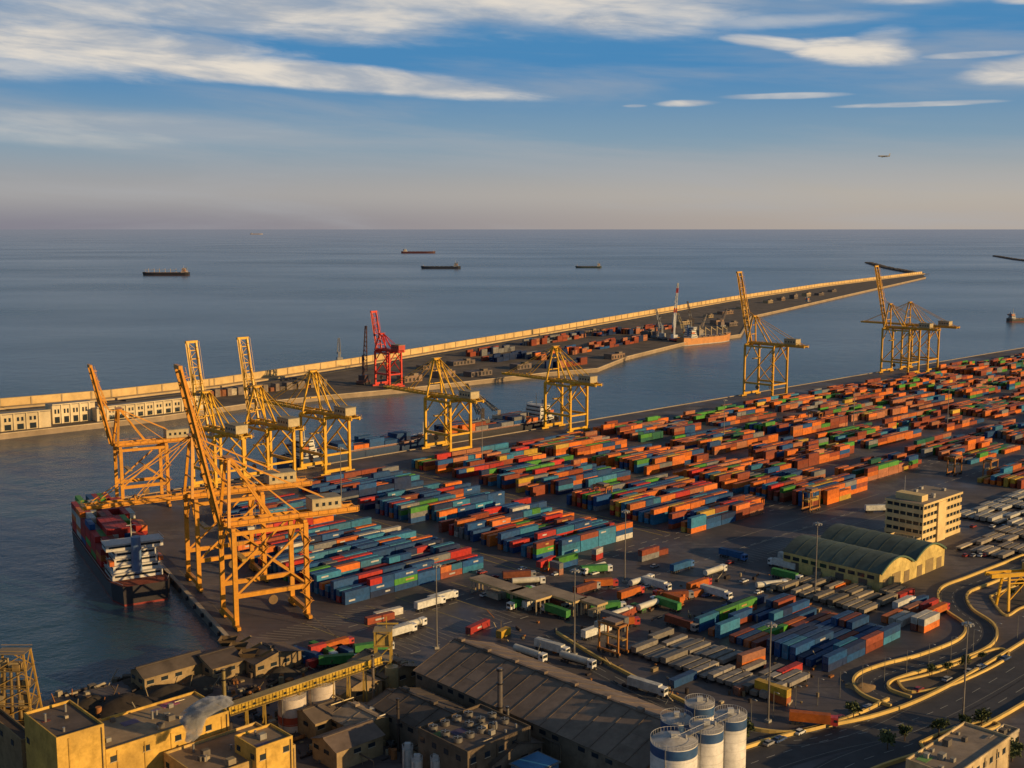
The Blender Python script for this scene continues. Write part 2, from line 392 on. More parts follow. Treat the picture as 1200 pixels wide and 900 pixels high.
# ---------- light masts
m=MB()
m.cyl((0,0,0),(0,0,32),.35,.16,10,(.3,.28,.26),'steel'); m.cyl((0,0,31),(0,0,31.4),1.2,1.2,12,(.3,.3,.28),'steel')
for i in range(8):
    a=i*math.pi/4; m.box((1.5*math.cos(a),1.5*math.sin(a),30.6),(.7,.5,.5),(.4,.4,.38),'paint',a)
m.box((0,0,0),(1.6,1.6,.8),(.4,.38,.33),'concrete')
lm=m.mesh('light_mast')
for u,v in ((732,682),(673,768),(900,846),(1128,845),(565,548),(400,590),(848,520),(1000,500),(955,700),(512,760),(1110,500),(300,640)):
    place(lm,'light_mast',G(u,v),random.random())
# ---------- vehicles
def car_mesh(col):
    m=MB(); L,W=4.4,1.8
    sec=[(-2.2,.35,.75),(-2.1,.3,.95),(-1.0,.3,1.0),(.9,.3,.95),(2.0,.3,.8),(2.2,.35,.6)]
    pts=[];n=len(sec)
    for x,z0,z1 in sec: pts+=[(x,-W/2,z0),(x,W/2,z0),(x,W/2,z1),(x,-W/2,z1)]
    fs=[(0,1,2,3),(4*n-1,4*n-2,4*n-3,4*n-4)]
    for i in range(n-1):
        o=4*i
        for k in range(4): fs.append((o+k,o+4+k,o+4+(k+1)%4,o+(k+1)%4))
    m.add(pts,fs,'paint',col)
    lo=[(-1.9,-.85),(1.1,-.85),(1.1,.85),(-1.9,.85)]; hi=[(-1.4,-.68),(.4,-.68),(.4,.68),(-1.4,.68)]
    m.add([(x,y,.93) for x,y in lo]+[(x,y,1.42) for x,y in hi],[(0,1,5,4),(1,2,6,5),(2,3,7,6),(3,0,4,7)],'window_glass',(0,0,0))
    m.add([(x,y,1.43) for x,y in hi],[(0,1,2,3)],'paint',col)
    for x in (-1.35,1.35):
        for y in (-.9,.7): m.cyl((x,y,.33),(x,y+.2,.33),.33,.33,12,DK,'weathered')
    return m.mesh('parked_car')
cars=[car_mesh(c) for c in ((.6,.6,.6),(.1,.1,.11),(.3,.03,.03),(.05,.1,.25),(.35,.35,.36),(.7,.7,.68))]
def truck_mesh(cab,box,kind='box'):
    m=MB()
    m.box((5.6,0,.9),(2.2,2.45,2.5),cab); m.box((6.72,0,2.0),(.08,2.1,1.0),(0,0,0),'window_glass'); 
    for sy in (-1.24,1.24): m.box((6.0,sy,2.0),(1.0,.06,.8),(0,0,0),'window_glass')
    m.box((0,0,.85),(13.5,1.0,.35),DK,'steel')
    if kind=='box': m.box((-1.6,0,1.2),(12.2,2.45,2.7),box,'container_paint'); m.box((-1.6,0,3.9),(12.0,2.3,.06),tuple(k*.85 for k in box),'container_paint')
    elif kind=='tank': m.cyl((-7.5,0,2.4),(4.2,0,2.4),1.25,1.25,16,box,'paint')
    for x in (5.6,3.2,-4,-5.3,-6.6):
        for y in (-1.2,.9): m.cyl((x,y,.5),(x,y+.3,.5),.5,.5,12,DK,'weathered')
    return m.mesh('container_truck')
tr=[truck_mesh(WHITE,(.6,.6,.56)),truck_mesh((.5,.05,.04),(.5,.13,.02)),truck_mesh((.05,.15,.4),(.02,.1,.25)),truck_mesh(WHITE,(.6,.58,.5),'tank'),truck_mesh(WHITE,(.06,.25,.06)),truck_mesh((.3,.3,.3),(.2,.06,.03))]
def ptruck(u,v,i,rot,sc_=1): place(tr[i],'container_truck',G(u,v),rot,sc_)
for u,v,i,r in ((648,765,0,-.7),(678,780,3,-.7),(622,772,3,-.75),(760,812,0,-.7),(700,745,0,ANG),(955,850,1,-.25),(470,745,0,ANG),(505,712,0,ANG),(482,738,3,ANG),
   (520,705,0,ANG),(612,700,4,ANG),(655,664,4,ANG),(662,664,1,ANG),(700,672,4,.3),(800,668,2,ANG),(770,690,0,-.8),(840,700,0,-.8),(1000,640,0,.2),(905,690,3,.3),(930,660,0,-.8),
   (1100,720,1,ANG),(1085,728,1,ANG),(1060,712,0,ANG),(740,700,1,ANG),(860,655,2,-.8),(380,770,4,-.8),(395,762,1,ANG),(362,775,2,-.6),(440,765,4,.4),(400,780,4,.2),(820,690,1,ANG),(1030,600,0,.1)):
    ptruck(u,v,i,r)
for i in range(26):
    u=random.uniform(560,940); v=random.uniform(665,750)
    if 810<u and 690<v: continue
    ptruck(u,v,random.choice((0,3,1,4,5,2)),random.choice((ANG,ANG+math.pi,-.8,2.3,.2)))
for i in range(110):
    r=random.random()
    if r<.3: u,v=1108+random.randint(0,7)*6,random.choice((872,880,888,896))
    elif r<.5: u,v=random.uniform(1000,1190),random.choice((618,652))
    elif r<.8: u,v=random.uniform(560,1000),random.uniform(660,705)
    else: u,v=random.uniform(900,1190),0; v=873-(u-900)*.36
    place(random.choice(cars),'parked_car',G(u,v,.04),ANG if r>.3 else -.2)

# ---------- buildings helpers (yard-aligned)
def stbox(mb,s0,s1,t0,t1,z0,z1,col,mat='weathered',tcol=None,tmat=None):
    c=P((s0+s1)/2,(t0+t1)/2,z0); mb.box(c,(abs(s1-s0),abs(t1-t0),z1-z0),col,mat,ANG,(tcol,tmat) if tcol else None)
def fpx(front,left,right,z):
    s0,t1=ST(*front,z); return s0,ST(*right,z)[0],ST(*left,z)[1],t1
def windows(mb,s0,s1,t0,t1,floors,fh=3.5,z0=1.2,step=4,ww=1.8,wh=1.5,skip=0):
    for f in range(floors):
        z=z0+f*fh
        s=s0+2
        while s<s1-1.5:
            if random.random()>=skip: mb.box(P(s,t1+.02,z),(ww,.16,wh),(0,0,0),'window_glass',ANG); mb.box(P(s,t1+.08,z-.18),(ww+.3,.3,.16),(.5,.42,.3),'concrete',ANG)
            s+=step
        t=t0+2
        while t<t1-1.5:
            if random.random()>=skip: mb.box(P(s0-.02,t,z),(.16,ww,wh),(0,0,0),'window_glass',ANG)
            t+=step
def flatb(name,front,left,right,z,wall,roof,floors=0,step=5,extras=True,fh=4,skip=0):
    s0,s1,t0,t1=fpx(front,left,right,z); mb=MB()
    stbox(mb,s0,s1,t0,t1,0,z,wall,'weathered',roof,'roof_sheet')
    e=.35
    for a in ((s0,s1,t0,t0+e),(s0,s1,t1-e,t1),):
        stbox(mb,a[0],a[1],a[2],a[3],z+.003,z+.7,wall)
    for a in ((s0,s0+e,t0+e,t1-e),(s1-e,s1,t0+e,t1-e)): stbox(mb,a[0],a[1],a[2],a[3],z+.003,z+.7,wall)
    if floors: windows(mb,s0,s1,t0,t1,floors,fh,z-floors*fh+1,step,skip=skip)
    s=s0+3
    while s<s1-2: mb.box(P(s,t1+.08,0),(.35,.3,z-.3),tuple(k*.85 for k in wall),'weathered',ANG); s+=7.5
    mb.cyl(P(s1-.8,t1+.25,0),P(s1-.8,t1+.25,z),.12,.12,6,(.25,.2,.15),'steel')
    if extras:
        for i in range(int(max(3,(s1-s0)*(t1-t0)/45))):
            s=random.uniform(s0+2,s1-2);t=random.uniform(t0+2,t1-2); k=random.uniform(.6,1.8); q=random.random()
            if q<.45: mb.box(P(s,t,z+.01),(k*1.3,k,k),random.choice(((.3,.28,.24),(.16,.14,.12),(.4,.33,.22))),'weathered',ANG)
            elif q<.7: mb.cyl(P(s,t,z),P(s,t,z+k*1.4),.35,.35,10,(.4,.38,.35),'steel')
            elif q<.85: mb.box(P(s,t,z+.02),(k*3,k*2,.05),tuple(c*random.choice((.6,1.5)) for c in roof),'roof_sheet',ANG)
            else: mb.cyl(P(s,t,z+.5),P(s+random.uniform(2,6) if s<s1-8 else s-3,t,z+.5),.18,.18,6,(.35,.3,.22),'steel')
    return finish(mb,name),(s0,s1,t0,t1)
def gable(name,s0,s1,t0,t1,h,r,wall,roof,ridge='t',win=True):
    mb=MB(); stbox(mb,s0,s1,t0,t1,0,h,wall,'weathered')
    o=.6
    if ridge=='t':
        c=(s0+s1)/2; a,b_=t0-o,t1+o
        mb.add([P(s0-o,a,h-.1),P(s0-o,b_,h-.1),P(c,b_,h+r),P(c,a,h+r),P(s1+o,a,h-.1),P(s1+o,b_,h-.1)],[(0,1,2,3),(3,2,5,4)],'roof_sheet',roof)
        for t in (t0,t1): mb.add([P(s0,t,h),P(s1,t,h),P(c,t,h+r-.25)],[(0,1,2)],'weathered',wall)
        n=int((t1-t0)/6)
        for i in range(n+1):
            t=a+(b_-a)*i/max(n,1)
            mb.beam(P(s0-o,t,h),P(c,t,h+r+.1),.18,.1,tuple(k*.8 for k in roof),'roof_sheet'); mb.beam(P(c,t,h+r+.1),P(s1+o,t,h),.18,.1,tuple(k*.8 for k in roof),'roof_sheet')
        for i in range(n):
            if random.random()<.35:
                t=a+(b_-a)*(i+.08)/n; t2=a+(b_-a)*(i+.92)/n; f0=random.choice((.0,.3,.5)); f1=f0+random.choice((.25,.5)); k=random.choice((.7,.85,1.25))
                g=lambda f,tt: P(s0-o+(c-s0+o)*f,tt,h-.1+(r+.1)*f+.05)
                mb.quad([g(f0,t),g(f0,t2),g(f1,t2),g(f1,t)],tuple(q*k for q in roof),'roof_sheet')
        mb.beam(P(c,a,h+r+.1),P(c,b_,h+r+.1),.9,.3,tuple(k*.8 for k in roof),'roof_sheet')
        for i in range(0,n,2): mb.box(P(c,a+(b_-a)*(i+.5)/max(n,1),h+r+.2),(1.6,2.2,.8),tuple(k*.9 for k in roof),'roof_sheet',ANG)
    else:
        c=(t0+t1)/2; a,b_=s0-o,s1+o
        mb.add([P(a,t0-o,h-.1),P(b_,t0-o,h-.1),P(b_,c,h+r),P(a,c,h+r),P(a,t1+o,h-.1),P(b_,t1+o,h-.1)],[(0,1,2,3),(3,2,5,4)],'roof_sheet',roof)
        for s in (s0,s1): mb.add([P(s,t0,h),P(s,t1,h),P(s,c,h+r-.25)],[(0,1,2)],'weathered',wall)
        mb.beam(P(a,c,h+r+.1),P(b_,c,h+r+.1),.9,.3,tuple(k*.8 for k in roof),'roof_sheet')
    if win: windows(mb,s0,s1,t0,t1,1,4,h-2.4,5,2.4,1.2,.3)
    return finish(mb,name)
OCH=(.68,.42,.09)
flatb('factory_building',(66,868),(28,838),(122,851),26,OCH,(.12,.09,.07),2,9,fh=8,skip=.3)
flatb('factory_building',(124,882),(96,852),(272,838),17,OCH,(.34,.25,.15),1,9,skip=.25)
flatb('factory_building',(236,915),(205,880),(368,888),12,(.6,.4,.14),(.26,.19,.13),1,8,skip=.2)
flatb('factory_building',(300,880),(282,862),(345,866),16,OCH,(.30,.22,.14),1,7)
flatb('factory_building',(25,870),(-60,800),(60,880),14,(.3,.2,.1),(.08,.06,.05),1,8)
s0,t0=ST(487,782,12); _,t1=ST(738,905,12)
gable('warehouse',s0,s0+34,t0,t1,11,6,(.22,.17,.12),(.24,.18,.135))
gable('warehouse',s0-22,s0-3,t0+8,t0+60,8,3,(.2,.16,.12),(.12,.095,.075))
for (u,v,w,d,h,col) in ((400,835,16,14,6,(.32,.23,.15)),(452,815,14,20,6,(.25,.18,.12)),(470,870,16,16,7,(.28,.20,.14)),(420,880,14,14,6,(.36,.28,.2)),(370,870,12,12,6,(.18,.14,.11)),
    (300,795,18,10,5,(.14,.11,.09)),(250,800,12,16,5,(.10,.08,.07)),(170,812,22,10,5,(.12,.095,.075)),(560,900,12,12,6,(.3,.25,.2)),(395,905,16,12,6,(.2,.15,.12))):
    s,t=ST(u,v); gable('industrial_shed',s,s+w,t-d,t,h,2.2,(.36,.26,.14),col,random.choice('ts'))
ob,(s0,s1,t0,t1)=flatb('process_plant_building',(548,884),(503,850),(628,856),13,(.16,.12,.08),(.13,.105,.09),1,5)
mb=MB()
for i in range(5):
    for j in range(3):
        if (i,j) in ((1,1),(4,0)): continue
        p=P(s0+3+(s1-s0-6)*i/4,t0+3+(t1-t0-6)*j/2*.7,13.1)
        mb.cyl(p,p+Vector((0,0,1.2)),1.3,1.3,16,(.32,.30,.27),'steel'); mb.cyl(p+Vector((0,0,1.22)),p+Vector((0,0,1.26)),1.1,1.1,16,(.04,.04,.04),'weathered')
        for a in range(4): mb.beam(p+Vector((0,0,1.35)),p+Vector((1.0*math.cos(a*1.57),1.0*math.sin(a*1.57),1.35)),.3,.05,(.4,.4,.38),'steel')
finish(mb,'rooftop_fan_units')
mb=MB(); stbox(mb,s0+12,s0+22,t1+4,t1+12,0,8,(.1,.2,.35),'paint',(.03,.18,.40),'paint'); stbox(mb,s0+11.5,s0+22.5,t1+3.5,t1+12.5,7.6,7.9,(.2,.2,.2)); finish(mb,'blue_roof_shed')
def chimney(u,v,h,r,col):
    mb=MB(); p=G(u,v); mb.cyl(p,p+Vector((0,0,h)),r,r*.85,14,col,'steel'); 
    for f in (.5,.8,.97): mb.cyl(p+Vector((0,0,h*f)),p+Vector((0,0,h*f+.4)),r*1.25,r*1.25,14,DK,'steel')
    finish(mb,'chimney')
chimney(586,875,24,.9,(.25,.22,.2)); chimney(467,880,16,.5,(.12,.1,.09)); chimney(264,850,18,.7,(.45,.35,.15)); chimney(438,840,20,.5,(.3,.25,.2)); chimney(595,882,14,.5,(.3,.28,.25))
def silo(name,pos,h,r,col,bands=(),dome=True,topcol=None,n=32):
    mb=MB(); p=Vector(pos)
    mb.cyl(p,p+Vector((0,0,h)),r,r,n,col,'paint',True,False)
    for z0,z1,c in bands: mb.cyl(p+Vector((0,0,z0)),p+Vector((0,0,z1)),r+.03,r+.03,n,c,'paint',True,False)
    mb.cyl(p+Vector((0,0,h)),p+Vector((0,0,h+r*.16)),r*1.0,r*.25,n,topcol or col,'weathered',False)
    for i in range(n):
        a=6.28318*i/n; q=p+Vector((r*math.cos(a),r*math.sin(a),h)); a2=6.28318*(i+1)/n; q2=p+Vector((r*math.cos(a2),r*math.sin(a2),h))
        mb.beam(q,q+Vector((0,0,1.1)),.07,.07,(.5,.5,.5)); mb.beam(q+Vector((0,0,1.1)),q2+Vector((0,0,1.1)),.07,.07,(.5,.5,.5)); 
    mb.box(p+Vector((0,0,h+r*.1)),(1.6,1.2,1.5),(.5,.5,.48)); mb.cyl(p+Vector((r*.5,0,h)),p+Vector((r*.5,0,h+1.6)),.3,.3,8,(.4,.4,.4))
    q=p+Vector((-r*.5,-r*.92,0)); mb.beam(q,q+Vector((0,0,h)),.5,.12,(.4,.4,.4),'steel')
    for k in range(1,int(h/2.4)): mb.cyl(p+Vector((0,0,k*2.4)),p+Vector((0,0,k*2.4+.09)),r+.05,r+.05,n,tuple(c*.75 for c in col),'paint',True,False)
    finish(mb,name)
silo('storage_silo',G(343,852),10,4.3,(.66,.57,.48),[(2.0,4.6,(.45,.08,.04))])
silo('storage_silo',G(377,843),12,4.3,(.64,.55,.46),[(2.0,4.6,(.45,.08,.04))])
silo('concrete_tank',G(437,858),6,3.6,(.34,.27,.18))
BL=(.03,.09,.22)
for u,v,r,h in ((790,868,5.8,25),(828,852,4.3,25),(856,838,4.2,25),(793,842,4.2,22),(820,824,4.0,22)):
    g=G(u,v,h); silo('grain_silo',(g.x,g.y,0),h,r,(.78,.75,.69),[(h-2.6,h-.2,BL)],topcol=(.5,.48,.45),n=40)
mb=MB(); a=G(790,868,25.6); b_=G(856,838,25.6); mb.beam(a,b_,1.4,.3,(.3,.3,.3),'steel'); mb.beam(a+Vector((0,0,1)),b_+Vector((0,0,1)),.1,.1,(.5,.5,.5)); finish(mb,'silo_walkway')
for i in range(9):
    silo('process_tank',G(478+i*11,905+ (i%2)*14),7,1.5,(.55,.53,.48),n=16)
# conveyor gallery and tower
mb=MB(); a=G(268,832,9); b_=G(446,772,17)
mb.beam(a,b_,3,2.6,(.70,.46,.06),'weathered'); mb.beam(a+Vector((0,0,1.5)),b_+Vector((0,0,1.5)),3.6,.2,(.44,.31,.12),'roof_sheet')
dd=(b_-a).normalized(); nn=Vector((dd.y,-dd.x,0)).normalized()
for i in range(1,9):
    p=a.lerp(b_,i/9); 
    for o in (-1.6,1.6):
        mb.beam(Vector((p.x,p.y,0))+nn*o*1.3,p+nn*o*.7+Vector((0,0,-1.3)),.4,.4,(.42,.28,.06))
    mb.beam(Vector((p.x,p.y,3))-nn*1.6,Vector((p.x,p.y,p.z-2))+nn*1.2,.2,.2,(.42,.28,.06))
for i in range(46):
    p=a.lerp(b_,(i+.5)/46)
    mb.beam(p+nn*1.56+Vector((0,0,-1.2)),p+nn*1.56+Vector((0,0,1.2)),.15,.15,(.4,.27,.05),'weathered')
    if i%3==0: mb.beam(p+nn*1.55+dd*.3,p+nn*1.55+dd*1.2,.12,.8,(.1,.08,.05),'window_glass')
mb.beam(a+nn*2.1+Vector((0,0,-.9)),b_+nn*2.1+Vector((0,0,-.9)),1,.12,(.35,.25,.08)); mb.beam(a+nn*2.6+Vector((0,0,.1)),b_+nn*2.6+Vector((0,0,.1)),.1,.1,(.6,.4,.05))
finish(mb,'conveyor_gallery')
mb=MB(); p=G(450,806)
for dx in (-2.5,2.5):
    for dy in (-2.5,2.5): mb.beam(p+Vector((dx,dy,0)),p+Vector((dx,dy,20)),.5,.5,(.5,.33,.06))
for z in (5,10,15,20):
    mb.box(p+Vector((0,0,z)),(6,6,.25),(.35,.25,.08)); mb.beam(p+Vector((-2.5,-2.5,z-5)),p+Vector((2.5,-2.5,z)),.3,.3,(.5,.33,.06)); mb.beam(p+Vector((2.5,-2.5,z-5)),p+Vector((2.5,2.5,z)),.3,.3,(.5,.33,.06))
mb.box(p+Vector((0,0,15.3)),(4,4,3.5),(.5,.35,.1)); mb.cyl(p+Vector((3,-4,0)),p+Vector((3,-4,9)),2.2,2.2,16,(.45,.33,.15))
mb.beam(p+Vector((1,1,20)),p+Vector((1,1,24)),.3,.3,(.5,.33,.06)); mb.beam(p+Vector((-2,0,22)),p+Vector((5,0,22)),.4,.5,(.5,.33,.06)); finish(mb,'transfer_tower')
mb=MB(); p=G(22,880); c=(.42,.25,.05)
for k in range(6):
    z=k*5; w=7-k*.5
    for sx,sy in ((-1,-1),(1,-1),(1,1),(-1,1)):
        mb.beam(p+Vector((sx*w,sy*w*.6,z)),p+Vector((sx*(w-.5),sy*(w-.5)*.6,z+5)),.5,.5,c)
        mb.beam(p+Vector((sx*w,sy*w*.6,z)),p+Vector((-sx*(w-.5) if sx==sy else sx*(w-.5),sy*(w-.5)*.6 if sx==sy else -sy*(w-.5)*.6,z+5)),.25,.25,c)
    for yy in (-.6,.6): mb.beam(p+Vector((-w,w*yy,z+6)),p+Vector((w,w*yy,z+6)),.12,.12,c)
    mb.box(p+Vector((0,0,z+5)),(w*1.9,w*1.2,.2),(.25,.17,.06))
    for j in range(3): mb.box(p+Vector((random.uniform(-4,4),random.uniform(-2,2),z+.3)),(random.uniform(1,3),random.uniform(1,3),random.uniform(1,4)),random.choice(((.3,.2,.08),(.12,.09,.06),(.4,.3,.15))),'weathered')
for o in (-3,0,3): mb.cyl(p+Vector((o,-3,2)),p+Vector((o*.6,-2,26)),.5,.5,8,(.35,.24,.1),'steel')
finish(mb,'ship_loader_tower')
for (u,v) in ((280,778),(268,770),(292,786)):
    mb=MB(); p=G(u,v)
    for sx in (-2,2):
        for sy in (-1.6,1.6): mb.beam(p+Vector((sx,sy,0)),p+Vector((sx,sy,5)),.4,.4,(.2,.14,.07))
    mb.add([p+Vector(q) for q in ((-1,-1,3),(1,-1,3),(1,1,3),(-1,1,3),(-3,-2.5,7),(3,-2.5,7),(3,2.5,7),(-3,2.5,7))],[(0,1,5,4),(1,2,6,5),(2,3,7,6),(3,0,4,7)],'weathered',(.16,.11,.06))
    mb.beam(p+Vector((0,0,3)),p+Vector((9,-4,9)),.8,.8,(.2,.14,.06)); finish(mb,'bulk_hopper')
def pile(u,v,r,h,col,name='material_pile'):
    mb=MB(); p=G(u,v); n=26; K=8; pts=[]
    for j in range(K):
        f=1-j/K; z=(j/K)**.9
        for i in range(n):
            a=6.283*i/n; k=random.uniform(.92,1.08)*(1+.15*math.sin(3*a+j*.4)); pts.append((p.x+r*f*k*math.cos(a),p.y+.7*r*f*k*math.sin(a),h*z*random.uniform(.93,1.05)))
    fs=[]
    for j in range(K-1):
        for i in range(n): fs.append((j*n+i,j*n+(i+1)%n,(j+1)*n+(i+1)%n,(j+1)*n+i))
    fs.append(tuple((K-1)*n+i for i in range(n)))
    mb.add(pts,fs,'weathered',col,True); finish(mb,name)
for a in ((200,815,12,4,(.06,.05,.04)),(150,830,14,5,(.05,.04,.033)),(235,800,8,3,(.10,.08,.06)),(330,790,7,3,(.07,.06,.05)),(110,825,9,3,(.06,.05,.04)),(410,770,6,2,(.12,.1,.08)),(175,800,9,2.5,(.08,.06,.045)),(1010,806,5,2,(.3,.2,.1))): pile(*a)
mb=MB()
for i in range(1100):
    r=random.random()
    if r<.6: u,v=random.uniform(60,480),random.uniform(778,895)
    elif r<.72: u,v=random.uniform(480,740),random.uniform(870,905)
    else: u,v=random.uniform(560,1000),random.uniform(660,830)
    if v<815-(u-60)*.18: continue
    p=G(u,v); k=random.uniform(.5,2.0)*(1 if r<.72 else .7); q=ANG+random.choice((0,.3,1.2)); c=random.choice(((.14,.1,.07),(.3,.23,.13),(.06,.05,.05),(.4,.34,.24),(.36,.15,.05),(.1,.11,.12),(.05,.04,.04)))
    w=random.random()
    if w<.5: mb.box(p,(k*random.uniform(.7,2.5),k,k*random.uniform(.4,1.1)),c,'weathered',q)
    elif w<.7: mb.cyl(p+Vector((0,0,k*.3)),p+Vector((math.cos(q)*k*3,math.sin(q)*k*3,k*.3)),k*.3,k*.3,8,c,'weathered')
    elif w<.85: mb.cyl(p,p+Vector((0,0,k*1.5)),k*.5,k*.5,10,c,'weathered')
    else: mb.beam(p,p+Vector((random.uniform(-3,3),random.uniform(-3,3),random.uniform(1,5))),.25,.25,c,'weathered')
finish(mb,'yard_clutter')
mb=MB()
for i in range(46):
    u,v=random.uniform(385,650),random.uniform(800,898); s,t=ST(u,v); z=random.uniform(2,9); L=random.uniform(5,16)
    a,b_=(P(s,t,z),P(s+L,t,z)) if random.random()<.5 else (P(s,t,z),P(s,t+L,z))
    mb.cyl(a,b_,.25,.25,8,random.choice(((.4,.33,.2),(.2,.17,.14),(.5,.46,.4))),'steel')
    for f in (0,.5,1): q=a.lerp(b_,f); mb.beam((q.x,q.y,0),q,.2,.2,(.3,.25,.18),'steel')
finish(mb,'pipe_rack')
def canopy(u,v,ls,lt,h=5.5):
    mb=MB(); s,t=ST(u,v); stbox(mb,s,s+ls,t-lt,t,h,h+.9,(.66,.48,.22),'weathered',(.36,.28,.19),'roof_sheet')
    for i in range(4):
        for tt in (t-lt+.8,t-.8): mb.beam(P(s+1+(ls-2)*i/3,tt,0),P(s+1+(ls-2)*i/3,tt,h),.5,.5,(.5,.4,.25))
    for i in range(3): stbox(mb,s+2+i*ls/3,s+4+i*ls/3,t-lt*.7,t-lt*.4,0,2.6,(.5,.45,.35))
    finish(mb,'gate_canopy')
canopy(600,712,8,26); canopy(628,722,9,16); canopy(672,724,8,24); canopy(700,728,6,10)
# twin barrel-vault warehouse
s0,t1=ST(1030,695); s1=ST(1103,662)[0]; t0=ST(915,668)[1]
mb=MB(); hw=8; wy=(.66,.50,.18)
stbox(mb,s0,s1,t0,t1,0,hw,wy,'weathered')
mid=(s0+s1)/2
for a,b_ in ((s0,mid-.6),(mid+.6,s1)):
    n=14; prof=[]
    for i in range(n+1):
        f=i/n; prof.append((a+(b_-a)*f,hw+7.5*math.sin(math.pi*(.12+.76*f))-7.5*math.sin(math.pi*.12)+.02))
    pts=[P(s,t0-.6,z) for s,z in prof]+[P(s,t1+.6,z) for s,z in prof]
    mb.add(pts,[(i,i+1,n+2+i,n+1+i) for i in range(n)],'roof_sheet',(.09,.12,.10),True)
    for t,cc in ((t0,wy),(t1,wy)):
        mb.add([P(s,t,z-.05) for s,z in prof],[tuple(range(n+1))],'weathered',cc)
    for i in range(n):
        mb.beam(P(prof[i][0],t1+.7,prof[i][1]),P(prof[i+1][0],t1+.7,prof[i+1][1]),.5,.7,(.10,.17,.11))
    for k in range(1,8): 
        t=t0+(t1-t0)*k/8
        for i in range(n): mb.beam(P(prof[i][0],t,prof[i][1]+.05),P(prof[i+1][0],t,prof[i+1][1]+.05),.2,.1,(.06,.085,.07),'roof_sheet')
    c=(a+b_)/2
    mb.box(P(c,t1+.05,0),(7,.2,6),(.3,.22,.1),'paint',ANG); 
    for o in (-9,9): mb.box(P(c+o,t1+.05,0),(4.5,.2,5),(.25,.18,.09),'paint',ANG)
windows(mb,s0,s0,t0,t1,1,4,5.2,4.5,3.2,1.6)
for k in range(4): mb.box(P(s0-.05,t0+6+k*11,0),(.2,4,4.5),(.12,.1,.08),'paint',ANG)
finish(mb,'barrel_roof_warehouse')
# control building
s0,t1=ST(1080,641); s1=ST(1118,622)[0]; t0=ST(1046,628)[1]
mb=MB(); fc=(.72,.54,.26); nf=5; fh=3.9
for f in range(nf):
    z=f*fh
    stbox(mb,s0,s1,t0,t1,z,z+2.1,fc,'concrete'); stbox(mb,s0+.5,s1-.5,t0+.5,t1-.5,z+2.1,z+fh,(0,0,0),'window_glass')
    s=s0+.6
    while s<s1: mb.box(P(s,t1-.3,z+2.1),(.5,.4,fh-2.1),fc,'concrete',ANG); s+=3.4
    t=t0+.6
    while t<t1: mb.box(P(s0+.3,t,z+2.1),(.4,.5,fh-2.1),fc,'concrete',ANG); t+=3.4
stbox(mb,s0+(s1-s0)*.35,s0+(s1-s0)*.55,t1-.2,t1+.8,0,nf*fh,fc,'concrete')
zt=nf*fh; stbox(mb,s0-.3,s1+.3,t0-.3,t1+.3,zt,zt+1.1,fc,'concrete',(.3,.25,.2),'concrete')
stbox(mb,s0+4,s0+10,t0+3,t1-3,zt+1.1,zt+4,fc,'concrete'); mb.cyl(P(s0+7,t0+6,zt+4),P(s0+7,t0+6,zt+12),.12,.05,6,(.5,.5,.5))
for k in range(5): mb.box(P(random.uniform(s0+11,s1-2),random.uniform(t0+2,t1-2),zt+1.1),(2,1.5,1.3),(.4,.38,.34),'weathered',ANG)
finish(mb,'port_office_building')
flatb('port_office_annex',(1062,638),(1040,628),(1082,632),5,fc,(.3,.25,.2),1,3)
flatb('low_office_building',(1118,912),(1080,880),(1230,880),9,(.6,.46,.26),(.34,.27,.2),1,4)
flatb('harbour_kiosk',(1178,868),(1165,858),(1200,858),4,(.6,.5,.35),(.4,.34,.26),1,3)
# ---------- roads
def smooth(pts,n=8):
    out=[]; p=[pts[0]]+pts+[pts[-1]]
    for i in range(1,len(p)-2):
        for k in range(n):
            t=k/n; a,b_,c,d=p[i-1],p[i],p[i+1],p[i+2]
            out.append(.5*((2*b_)+(c-a)*t+(2*a-5*b_+4*c-d)*t*t+(3*b_-a-3*c+d)*t**3))
    out.append(pts[-1]); return out
KC=(.72,.50,.16)
def road(px,w,name,z=.03,kerb=KC,kh=1.1,dash=True,kl=True,kr=True,kw=.8):
    pts=smooth([G(*q) for q in px]); mb=MB(); n=len(pts); L=[];R_=[]
    for i,p in enumerate(pts):
        d=(pts[min(i+1,n-1)]-pts[max(i-1,0)]).normalized(); nn=Vector((-d.y,d.x,0)); L.append(p+nn*w/2);R_.append(p-nn*w/2)
    for i in range(n-1):
        a=[R_[i],R_[i+1],L[i+1],L[i]]; mb.quad([(q.x,q.y,z) for q in a],(1,1,1),'road_asphalt')
        for S,on in ((L,kl),(R_,kr)):
            if on: mb.beam(S[i]+Vector((0,0,kh/2)),S[i+1]+Vector((0,0,kh/2)),kw,kh,kerb,'concrete')
        if dash and i%2==0:
            d=(pts[i+1]-pts[i]).normalized(); nn=Vector((-d.y,d.x,0))*.1; q=[pts[i]-nn,pts[i+1]-nn,pts[i+1]+nn,pts[i]+nn]
            mb.quad([(k.x,k.y,z+.03) for k in q],(.42,.42,.38),'concrete')
        for S,sg in ((L,1),(R_,-1)):
            if not dash: break
            d=(pts[i+1]-pts[i]).normalized(); nn=Vector((-d.y,d.x,0)); o=-sg*1.1
            q=[S[i]+nn*o,S[i+1]+nn*o,S[i+1]+nn*(o+.16),S[i]+nn*(o+.16)]; mb.quad([(k.x,k.y,z+.03) for k in q],(.3,.3,.27),'concrete')
    finish(mb,name)
road([(1270,630),(1205,658),(1150,680),(1118,694),(1122,714),(1148,734),(1142,754),(1095,774),(1050,786),(1022,798),(1026,812),(1056,824)],11,'access_road')
road([(820,925),(880,895),(960,870),(1050,850),(1120,822),(1200,775),(1290,715)],15,'port_highway',.06,kl=True,kr=False)
